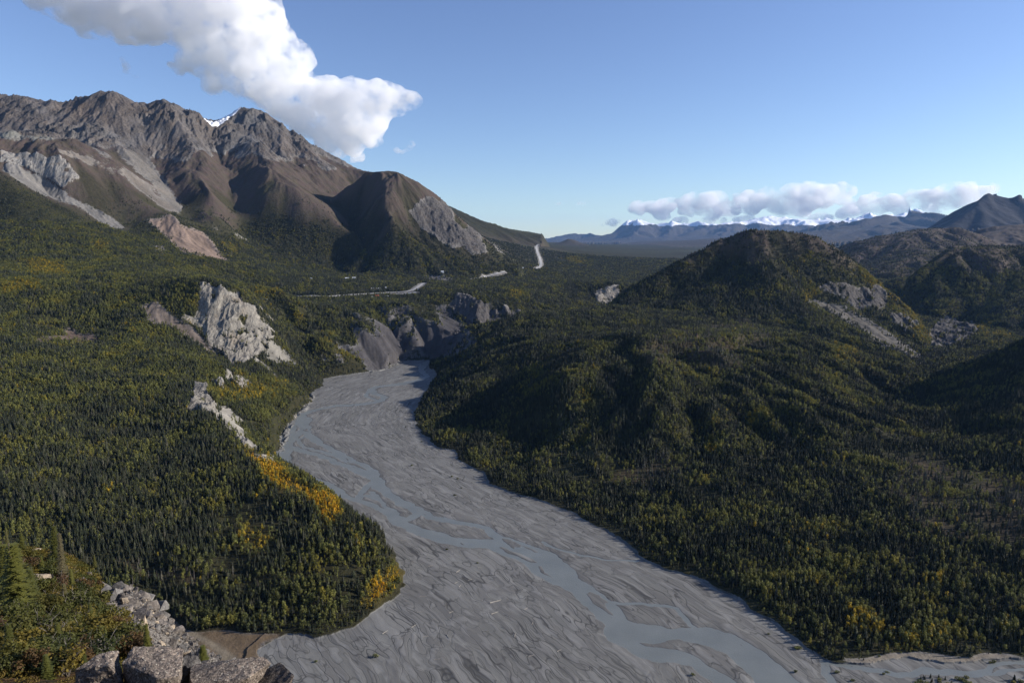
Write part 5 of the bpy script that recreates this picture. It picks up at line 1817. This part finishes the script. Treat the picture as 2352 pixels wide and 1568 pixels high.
BIG = [  # px, py (centre), width px, height px, depth ratio, material, label, seed, rotation
    (238, 1556, 100, 74, 1.0, M_R2, 'pale lichened rock slab with a bright face at the bottom edge, beside the shrubs', 311, .3),
    (345, 1556, 150, 78, 1.0, M_R2, 'broad lichened rock slab at the bottom edge, left of the two grey boulders', 312, 1.9),
    (432, 1536, 46, 46, 1.0, M_R4, 'smooth grey boulder wedged between the two lichened slabs', 313, .8),
    (418, 1562, 50, 54, 1.0, M_R4, 'dark grey boulder at the bottom edge under the smooth grey one', 314, 2.2),
    (388, 1548, 42, 34, 1.0, M_R4, 'dark wedge shaped boulder leaning on the broad slab', 315, .2),
    (520, 1562, 165, 66, 1.0, M_R2, 'long speckled pinkish rock slab along the bottom edge', 316, .1),
    (620, 1572, 130, 40, 1.0, M_R2, 'low end of pinkish rock tapering off above the grey gravel', 317, .4),
    (536, 1522, 21, 17, 1.0, M_R4, 'small dark boulder perched on the long pinkish slab', 318, 1.0),
    (466, 1540, 26, 24, 1.0, M_R4, 'small dark boulder in the gap before the long pinkish slab', 319, 1.0),
    (288, 1384, 20, 22, 1.0, M_R3, 'bright sandy boulder catching the sun high on the rubble slope', 320, .5),
    (276, 1381, 17, 20, 1.0, M_R4, 'dark boulder leaning behind the bright sandy one', 321, .9),
    (203, 1321, 18, 17, 1.0, M_R1, 'square grey boulder at the top of the heap above the shrubs', 322, .2),
    (176, 1338, 18, 20, 1.0, M_R1, 'rounded grey boulder left of the square one above the shrubs', 323, 1.2),
    (190, 1334, 16, 18, 1.0, M_R4, 'dark boulder between the square and the rounded one', 324, .2),
    (252, 1398, 26, 30, 1.0, M_R1, 'big grey brown boulder where the shrubs meet the rubble', 325, .2),
    (272, 1432, 22, 32, 1.0, M_R1, 'grey brown upright block left of the tall sandy slab', 326, 1.2),
    (324, 1438, 24, 46, 1.0, M_R3, 'tall sandy rock slab standing in the rubble behind the little spruce', 327, .1),
    (305, 1455, 40, 26, 1.0, M_R1, 'wide grey block at the foot of the tall sandy slab', 328, .4),
    (84, 1334, 46, 26, 1.0, M_R3, 'pinkish flat rock among the heath behind the big spruce', 329, .4),
    (84, 1266, 26, 14, 1.0, M_R3, 'pale rock on the crest between the crest spruces', 330, .9),
    (108, 1272, 22, 8, 1.0, M_R3, 'low pale rock on the crest right of the larger pale one', 331, .9),
    (41, 1455, 30, 18, 1.0, M_R1, 'mossy grey rock beside the orange stake', 332, .9),
    (415, 1496, 22, 30, 1.0, M_R4, 'dark split boulder near the lower end of the rubble', 333, .3),
    (428, 1503, 18, 20, 1.0, M_R3, 'bright chipped rock right of the dark split boulder', 334, .3),
    (395, 1480, 26, 20, 1.0, M_R1, 'flat grey boulder above the dark split boulder', 335, 1.3),
]
for px_, py_, w_, h_, dr, mm, lab, sd_, rz in BIG:
    near_ = py_ > 1510
    g0 = hit_f(px_, min(py_ + h_ * .35, 1590))
    if near_:
        Yq = 13.6 if (w_ > 60) else (14.6 if py_ > 1530 else 15.4)
        if w_ > 60 and px_ > 500:
            Yq = 14.2
        c = Vector(wpt(px_, py_, Yq))
    else:
        c = g0 if g0 is not None else Vector(wpt(px_, py_, 60))
        Yq = c.y
        c = Vector(wpt(px_, py_ + (28 if near_ else 0), Yq))
    k_ = Yq / FP / .82
    big_ = w_ > 40 and near_
    me = rock_mesh('boulder', sd_, mm, (w_ * k_, w_ * k_ * .9, h_ * k_ * (1.25 if near_ else 1.0)), 13 if big_ else 12, 4 if big_ else 2)
    o = link('boulder', me)
    o.location = c
    o.rotation_euler = (0, 0, rz)
    tag(o, lab, 'boulder')

# ------------------------------------------------------------------ foreground plants
def big_spruce(seed, H, R):
    r = random.Random(seed)
    tr = MB()
    n = 8
    tr.tube([(r.uniform(-.03, .03) * i, r.uniform(-.03, .03) * i, H * i / (n - 1)) for i in range(n)], [H * .022 * (1 - i / n) + .01 for i in range(n)], 7)
    cr_ = MB()
    z = H * .04
    while z < H * .99:
        f = z / H
        L0 = R * (1 - f) ** .85 * r.uniform(.8, 1.1) + .05
        nb = r.randint(4, 6)
        a0 = r.uniform(0, 6.28)
        for k in range(nb):
            a_ = a0 + 6.283 * k / nb + r.uniform(-.3, .3)
            L = L0 * r.uniform(.65, 1.15)
            ns = max(3, int(L / .11))
            for j in range(ns):
                t = (j + .6) / ns
                c = Vector((math.cos(a_) * L * t, math.sin(a_) * L * t, z - L * .28 * t * t + L * .10 * t))
                out_ = Vector((math.cos(a_), math.sin(a_), -.3 + .5 * t))
                side = Vector((-math.sin(a_), math.cos(a_), 0))
                wd = .27 * (1 - .5 * t) * r.uniform(.7, 1.3) * (.6 + .4 * R)
                for sg in (-1, 1):
                    d = (out_ * .6 + side * sg * r.uniform(.6, 1.1)).normalized()
                    up_ = Vector((0, 0, r.uniform(-.5, .2)))
                    p2 = c + (d + up_ * .4) * wd
                    q = out_.normalized() * wd * .38
                    cr_.add([c - q, c + q, p2 + q * .5, p2 - q * .3], [(0, 1, 2, 3)], 0)
                cr_.add([c - side * wd * .3, c + side * wd * .3, c + out_ * wd * .9 - Vector((0, 0, .05)), c - Vector((0, 0, wd * .6))], [(0, 1, 2), (0, 3, 1)], 0)
        z += H * .022 + .035
    return tr.mesh('trunk', [M_BARK]), cr_.mesh('crown', [M_SPR])


M_FSPR = leaf_material('near spruce needles', [(0, (.05, .062, .02)), (.5, (.12, .12, .03)), (1, (.14, .12, .065))], trans=.15, var=.15)
M_FSHR = leaf_material('heath leaves', [(0, (.04, .048, .014)), (.3, (.075, .075, .018)), (.55, (.14, .105, .022)), (.8, (.10, .062, .024)), (1, (.07, .038, .024))], trans=.3, var=.2)
SPV = []
for i in range(4):
    a_, b2 = big_spruce(400 + i, 5.0, 1.25 - .2 * (i % 3))
    b2.materials.clear()
    b2.materials.append(M_FSPR)
    SPV.append((a_, b2))
FSP = [  # px, py of foot, height px, width factor, tone, label
    (46, 1425, 165, 1.15, .45, 'big bushy spruce standing over the heath, tallest of the foreground spruces'),
    (131, 1302, 88, 1.1, .3, 'tall dark spruce on the crest right of the pale rock'),
    (147, 1345, 112, .75, 1.0, 'grey green ragged spruce in front of the tall dark crest spruce'),
    (52, 1272, 46, 1.1, .4, 'small pointed spruce on the crest left of the pale rock'),
    (18, 1352, 96, 1.2, .5, 'olive spruce at the left border behind the big bushy one'),
    (342, 1522, 86, .8, .5, 'slender little spruce rising in front of the rubble slope'),
    (468, 1527, 46, 1.9, .35, 'short bushy spruce at the end of the rubble beside the dirt track'),
    (98, 1318, 40, 1.0, .5, 'little spruce just below the pale crest rocks'),
    (152, 1402, 60, .9, .9, 'ragged greyish spruce below the heap of square boulders'),
    (8, 1415, 60, 1.0, .2, 'dark spruce cut by the left border beside the big bushy one'),
    (196, 1548, 60, 1.2, .2, 'small dark spruce at the bottom edge left of the lichened slabs'),
    (250, 1520, 48, 1.3, .35, 'low spruce behind the pale lichened slab'),
    (268, 1508, 34, 1.2, .15, 'low dark spruce between the heath and the broad slab'),
    (110, 1560, 60, 1.3, .3, 'low spruce at the bottom border among the shrubs'),
    (22, 1300, 74, .8, .7, 'thin olive spruce standing on the crest near the left border'),
    (168, 1368, 58, .8, .55, 'slim spruce right behind the heap of square boulders'),
    (78, 1400, 92, .9, .25, 'dark narrow spruce right of the big bushy one'),
    (212, 1452, 66, .9, .35, 'mid sized spruce among the shrubs at the edge of the rubble'),
    (28, 1530, 96, 1.2, .3, 'bushy spruce in the lower left corner'),
    (138, 1500, 70, 1.0, .4, 'olive spruce in the middle of the shrubby slope'),
    (218, 1300, 26, .9, .6, 'thin small spruce on the crest above the square boulders'),
]
for i, (px_, py_, h_, wf, tn, lab) in enumerate(FSP):
    g = hit_f(px_, py_)
    if g is None:
        g = Vector(wpt(px_, py_, 60))
    top = wpt(px_, py_ - h_, g.y)
    H = (top[2] - g.z) * 1.12
    root = bpy.data.objects.new('spruce_tree', None)
    COL.objects.link(root)
    root.location = (g.x, g.y, g.z - .1)
    root.rotation_euler = (0, 0, rnd.uniform(0, 6))
    sc_ = H / 5.0
    root.scale = (sc_ * wf, sc_ * wf, sc_)
    tag(root, lab, 'spruce tree', 'foreground spruces')
    a_, b2 = SPV[i % 4]
    for nm_, me_ in (('trunk', a_), ('crown', b2)):
        o = link(nm_, me_, root)
        o['tone'] = tn
        if nm_ == 'crown':
            o['kind'] = 'thing'


def near_shrub(seed, n=750, leaf=.07, twig=False):
    r = random.Random(seed)
    st = MB()
    lf = MB()
    for k in range(9 if not twig else 16):
        a_ = r.uniform(0, 6.28)
        sp_2 = r.uniform(.2, .8)
        p = [(0, 0, -.1), (math.cos(a_) * sp_2 * .4, math.sin(a_) * sp_2 * .4, .45), (math.cos(a_) * sp_2, math.sin(a_) * sp_2, r.uniform(.8, 1.25))]
        st.tube(p, [.022, .014, .005], 4)
        if twig:
            for _ in range(3):
                q = Vector(p[1]) + (Vector(p[2]) - Vector(p[1])) * r.random()
                st.tube([q, q + Vector((r.uniform(-.3, .3), r.uniform(-.3, .3), r.uniform(.1, .4)))], [.01, .003], 3)
        leaf_cloud(lf, (p[2][0] * .8, p[2][1] * .8, p[2][2] * .8), .38, .34, n // (9 if not twig else 40), leaf, r, 0, .2)
    return st.mesh('stem', [M_SNAG]), lf.mesh('foliage', [M_FSHR])


SHV = [near_shrub(500 + i, 900, .06 + .01 * (i % 3), i == 5) for i in range(6)]
SHAREA = [(0, 1285), (120, 1290), (175, 1345), (215, 1345), (232, 1375), (255, 1440), (300, 1475), (325, 1510), (300, 1520), (250, 1512), (190, 1568), (0, 1568)]
sp2 = []
tries = 0
while len(sp2) < 215 and tries < 9000:
    tries += 1
    px_, py_ = rnd.uniform(-60, 325), rnd.uniform(1283, 1585)
    if px_ > 0 and py_ < 1568 and not pts_in(SHAREA, np.array([px_]), np.array([py_]))[0]:
        continue
    if 60 < px_ < 110 and 1318 < py_ < 1345:
        continue
    g = hit_f(px_, py_)
    if g is None or g.y < 17 or any((g - q).length < .55 * q2 for q, q2 in sp2):
        continue
    sp2.append((g, rnd.uniform(.75, 1.5) * np.interp(g.y, [17, 50, 110], [.55, .95, 1.1])))
wordt = lambda t: 'green' if t < .25 else ('olive' if t < .42 else ('yellow' if t < .65 else 'rusty brown'))
for i, (g, s_) in enumerate(sp2):
    tn = min(1, max(0, rnd.choice([.0, .08, .15, .2, .25, .3, .35, .42, .55, .85]) + rnd.uniform(-.08, .08)))
    vi = rnd.randrange(6)
    root = bpy.data.objects.new('shrub', None)
    COL.objects.link(root)
    root.location = g
    root.rotation_euler = (rnd.uniform(-.15, .15), rnd.uniform(-.15, .15), rnd.uniform(0, 6.28))
    root.scale = (s_, s_, s_ * rnd.uniform(.7, 1.1))
    w_ = 'bare twiggy' if vi == 5 else wordt(tn)
    tag(root, w_ + ' shrub on the heathy slope left of the rubble', 'shrub', w_ + ' shrubs on the heathy slope')
    for nm_, me_ in zip(('stem', 'foliage'), SHV[vi]):
        o = link(nm_, me_, root)
        o['tone'] = tn
# low heath plants between the shrubs
hm = (~tal) & (fpx < 460) & (fpx > -330) & (fpy < 1640) & (FY > 12) & (FY < 118)
hv = np.nonzero(hm.ravel())[0]
hw = FY.ravel()[hv] ** 2
hc = rng.choice(hv, 8500, p=hw / hw.sum())
tuft = MB()
leaf_cloud(tuft, (0, 0, .14), .38, .2, 70, .055, random.Random(9), 0, .1)
proto = link('heath_clump', tuft.mesh('heath_clump', [M_FSHR]))
g = hit_f(300, 1505)
proto.location = g
proto['tone'] = .5
tag(proto, 'small heath clump beside the rubble, right behind the broad slab', 'heath plant', None, 'stuff')
hs_ = np.clip(FY.ravel()[hc] / 45, .5, 1.8) * (.6 + .8 * rng.random(len(hc)))
scatter_stuff('heath', np.stack([FX.ravel()[hc], FY.ravel()[hc], FZ.ravel()[hc]], -1), np.stack([0 * hs_, 0 * hs_, rng.random(len(hc)) * 6.28], -1), np.stack([hs_] * 3, -1), np.zeros(len(hc), int),
              np.clip(.32 + .4 * fbm(FX.ravel()[hc], FY.ravel()[hc], 7, 2, 301) + .2 * rng.random(len(hc)), 0, 1), [proto], 'brown and olive heath plants covering the near slope', 'heath')
# orange stake
g = hit_f(65, 1446)
if g is not None:
    mb = MB()
    mb.tube([(0, 0, -.1), (.02, 0, .3), (.03, 0, .62)], [.022, .022, .016], 6)
    m, nt, b = mat('orange paint', .6)
    b.inputs['Base Color'].default_value = (.55, .16, .05, 1)
    o = link('marker_stake', mb.mesh('marker_stake', [m]))
    o.location = g
    tag(o, 'thin orange marker stake standing in the heath', 'stake')

# ------------------------------------------------------------------ things on the gravel
m, nt, b = mat('bleached driftwood', .8)
b.inputs['Base Color'].default_value = (.42, .38, .32, 1)
M_DRIFT = m
logs = [(1435, 1100, 14, .5), (800, 1275, 8, 1.0), (965, 1240, 7, .9), (885, 1310, 6, .2), (1645, 1225, 6, 1.3), (1610, 1140, 6, .8), (1062, 895, 6, .4), (1325, 930, 5, .2), (1160, 1300, 8, -1.1), (1035, 1300, 6, .3),
        (1020, 1070, 8, .1), (1180, 1160, 6, .7), (1345, 905, 5, .3), (1430, 1165, 9, .6), (1480, 1250, 6, -.8), (1230, 1010, 7, 1.2), (905, 750, 7, .1), (1545, 1290, 8, 1.5), (1380, 1270, 7, -.1), (1100, 1430, 6, .2), (1500, 1180, 6, -.6), (1210, 990, 6, .8),
        (950, 870, 6, -.3), (1290, 975, 6, .4), (1150, 800, 5, .1), (1640, 1410, 6, .4), (1220, 925, 8, 1.0), (1000, 1160, 6, .2), (1330, 1100, 6, -.4), (1800, 1380, 6, .7)]
lm = []
for v_ in range(3):
    mb = MB()
    r = random.Random(v_)
    mb.tube([(-.5, 0, 0), (-.2, .01, .01), (.2, -.015, .0), (.5, .02, .015)], [.032, .028, .022, .012], 6)
    mb.tube([(-.46, 0, 0), (-.52, .05, .06)], [.02, .006], 4)
    mb.tube([(-.48, 0, 0), (-.54, -.05, .04)], [.02, .006], 4)
    mb.tube([(.1, 0, 0), (.2, .08, .05)], [.012, .004], 4)
    lm.append(mb.mesh('driftwood_log', [M_DRIFT]))
for i, (a_, b2, L, ang) in enumerate(logs):
    p = cv('Z6', [(a_, b2)])[0]
    x, y, z = hit(*p)
    o = link('driftwood_log', lm[i % 3])
    o.location = (x, y, z + L * .02 + .1)
    o.rotation_euler = (0, 0, ang)
    o.scale = (L, L, L)
    tag(o, 'longest pale driftwood log on the open gravel' if i == 0 else 'pale driftwood log stranded on the grey gravel', 'driftwood', None if i == 0 else 'driftwood logs on the gravel')
GB = cv('Z6', [(405, 1447), (745, 1417), (1155, 802), (1185, 385), (1215, 398), (1200, 492), (955, 322), (917, 100), (1010, 185), (1240, 450), (1330, 880)]) + cv('Z7', [(1055, 1372), (1040, 1365), (450, 1522), (1278, 1508), (1550, 1518), (1565, 1510), (1368, 1555), (1045, 1505), (885, 1287), (2160, 1452), (2185, 1450)])
for i, p in enumerate(GB):
    x, y, z = hit(*p)
    o = link('shrub', SHR[i % 3])
    o.location = (x, y, z - .1)
    s_ = rnd.uniform(.7, 1.3) * (1.4 if i in (0, 1, 11) else 1)
    o.scale = (s_ * 1.4, s_ * 1.1, s_)
    o['tone'] = rnd.uniform(0, .25)
    tag(o, 'lone low shrub growing out on the grey gravel', 'shrub', 'shrubs on the gravel')
isl = cv('Z7', [(1705, 1568), (1760, 1525), (1850, 1500), (1950, 1505), (2050, 1530), (2100, 1568), (2100, 1640), (1700, 1640)])
isl2 = cv('Z7', [(2240, 1568), (2270, 1520), (2351, 1505), (2420, 1500), (2450, 1640), (2240, 1640)])
k_ = 0
for poly, nn_ in ((isl, 60), (isl2, 26)):
    xs_, ys_ = [p[0] for p in poly], [p[1] for p in poly]
    for _ in range(nn_):
        px_, py_ = rnd.uniform(min(xs_), max(xs_)), rnd.uniform(min(ys_) + 6, max(ys_))
        if not pts_in(poly, np.array([px_]), np.array([py_]))[0]:
            continue
        x, y, z = wz(px_, py_ + 4, 1)
        z = ground_z(x, y)
        sprc = rnd.random() < .55
        o = link('spruce_tree' if sprc else 'shrub', rnd.choice(SPR) if sprc else rnd.choice(SHR))
        o.location = (x, y, z - .2)
        s_ = rnd.uniform(.35, .62) if sprc else rnd.uniform(1.0, 1.6)
        o.scale = (s_ * 1.3, s_ * 1.3, s_)
        o.rotation_euler = (0, 0, rnd.uniform(0, 6))
        o['tone'] = rnd.uniform(.1, .6) if sprc else rnd.uniform(0, .5)
        tag(o, 'small spruce on the wooded gravel island by the side stream' if sprc else 'leafy shrub on the wooded gravel island by the side stream', 'spruce tree' if sprc else 'shrub', 'island spruces' if sprc else 'island shrubs')

# ------------------------------------------------------------------ houses and vehicles by the highway
def plain(name, c, rough=.7):
    m, nt, b = mat(name, rough, .3)
    b.inputs['Base Color'].default_value = tuple(c) + (1,)
    return m


M_WHT = plain('white siding', (.72, .72, .70))
M_TAN = plain('tan siding', (.40, .33, .25))
M_REDR = plain('orange red roof', (.55, .12, .06))
M_GREYR = plain('light metal roof', (.62, .63, .65), .4)
M_DKR = plain('dark roof', (.10, .09, .09))
M_GLS = plain('window glass', (.05, .06, .08), .1)


def cuboid(lo, hi_):
    mb = MB()
    vs = [(x, y, z) for z in (lo[2], hi_[2]) for y in (lo[1], hi_[1]) for x in (lo[0], hi_[0])]
    mb.add(vs, [(0, 2, 3, 1), (4, 5, 7, 6), (0, 1, 5, 4), (2, 6, 7, 3), (0, 4, 6, 2), (1, 3, 7, 5)])
    return mb


def house(px_, py_, w, d, h, wall, roof, lab, rz=0.2):
    x, y, z = hit(px_, py_)
    root = bpy.data.objects.new('house', None)
    COL.objects.link(root)
    root.location = (x, y, z + 1.5)
    root.rotation_euler = (0, 0, rz)
    tag(root, lab, 'house')
    link('wall', cuboid((-w / 2, -d / 2, -4), (w / 2, d / 2, h)).mesh('wall', [wall]), root)
    rb = MB()
    e = .5
    rb.add([(-w / 2 - e, -d / 2 - e, h), (w / 2 + e, -d / 2 - e, h), (w / 2 + e, d / 2 + e, h), (-w / 2 - e, d / 2 + e, h), (-w / 2 - e, 0, h + d * .35), (w / 2 + e, 0, h + d * .35)],
           [(0, 1, 5, 4), (2, 3, 4, 5), (0, 4, 3), (1, 2, 5), (3, 2, 1, 0)])
    link('roof', rb.mesh('roof', [roof]), root)
    for q in (-.3, .3):
        link('window', cuboid((w * q - .7, -d / 2 - .08, 1.0), (w * q + .7, -d / 2 - .003, 2.2)).mesh('window', [M_GLS]), root)
    link('door', cuboid((-.5, -d / 2 - .1, 0), (.5, -d / 2 - .003, 2.1)).mesh('door', [M_DKR]), root)


for a_, b2, w, d, h, wl_, rf_, lab in [
        (715, 216, 11, 8, 4, M_WHT, M_GREYR, 'lone white house in the woods above the left end of the highway'),
        (1165, 216, 22, 10, 5, M_WHT, M_GREYR, 'long white building in the clearing above the highway'),
        (1250, 217, 16, 11, 7, M_WHT, M_GREYR, 'tall white house right of the long white building'),
        (1122, 192, 9, 7, 4, M_TAN, M_REDR, 'small tan cabin with red roof left of the long white building'),
        (1445, 150, 12, 8, 4, M_WHT, M_DKR, 'white cabin high in the woods above the bend'),
        (1495, 341, 26, 8, 3, M_WHT, M_GREYR, 'long low pale building just above the highway'),
        (1560, 344, 13, 8, 4, M_WHT, M_GREYR, 'small pale house right of the long low building'),
        (1642, 331, 9, 7, 4, M_WHT, M_GREYR, 'tiny white house above the start of the bend'),
        (1535, 440, 17, 12, 5, M_TAN, M_REDR, 'house with orange red roof below the highway'),
        (1480, 444, 9, 7, 3, M_TAN, M_GREYR, 'small grey roofed shed left of the orange red roof'),
        (1660, 436, 13, 7, 3, M_TAN, M_GREYR, 'grey roofed house right of the orange red roof'),
        (1945, 392, 16, 9, 4, M_WHT, M_DKR, 'low white building at the roadside lay-by'),
        (690, 477, 8, 6, 3, M_WHT, M_GREYR, 'tiny shed in the woods under the highway')]:
    p = cv('ZR', [(a_, b2)])[0]
    house(p[0], p[1], w, d, h, wl_, rf_, lab)
for a_, b2, w, lab in ((1505, 268, 16, 'white house below the cliffs of the rounded hill'), (1982, 322, 20, 'white farm building on the plateau beside the far highway'), (2115, 238, 22, 'pale building at the foot of the straight climbing road')):
    p = cv('Z3', [(a_, b2)])[0]
    house(p[0], p[1], w, 9, 5, M_WHT, M_GREYR, lab)


def vehicle(px_, py_, L, Hh, colr, lab, rz, cat='car'):
    x, y, z = hit(px_, py_)
    root = bpy.data.objects.new('parked_' + cat, None)
    COL.objects.link(root)
    root.location = (x, y, z + 1.6)
    root.rotation_euler = (0, 0, rz)
    tag(root, lab, cat)
    mb = MB()
    W_ = 1.0
    pr = [(-L / 2, .35), (-L / 2, Hh * .55), (-L * .42, Hh), (L * .12, Hh), (L * .26, Hh * .58), (L / 2, Hh * .5), (L / 2, .35)]
    n = len(pr)
    vs = [(a2, -W_, c2) for a2, c2 in pr] + [(a2, W_, c2) for a2, c2 in pr]
    mb.add(vs, [tuple(range(n)), tuple(range(2 * n - 1, n - 1, -1))] + [(i, (i + 1) % n + 0 + n, (i + 1) % n, i)[:0] or (i, i + n, (i + 1) % n + n, (i + 1) % n) for i in range(n)])
    link('body', mb.mesh('body', [colr]), root)
    for sx_ in (-L * .3, L * .3):
        for sy_ in (-W_, W_):
            w3 = MB()
            w3.tube([(sx_, sy_ * .85, .36), (sx_, sy_ * 1.02, .36)], [.36, .36], 10)
            link('wheel', w3.mesh('wheel', [M_DKR]), root)


for a_, b2, L, Hh, lab, rz, cat in ((145, 470, 12, 3.4, 'white lorry driving on the left end of the highway', .1, 'lorry'), (1850, 396, 7, 2.4, 'dark camper parked at the lay-by, left of the white building', .2, 'van'),
                                    (1985, 387, 8, 2.8, 'white camper parked at the lay-by, right of the white building', .2, 'van'), (2008, 384, 8, 2.8, 'white camper at the far right end of the lay-by', .2, 'van')):
    p = cv('ZR', [(a_, b2)])[0]
    vehicle(p[0], p[1], L, Hh, M_DKR if 'dark' in lab else M_WHT, lab, rz, cat)
print('all', round(time.time() - T0, 1))
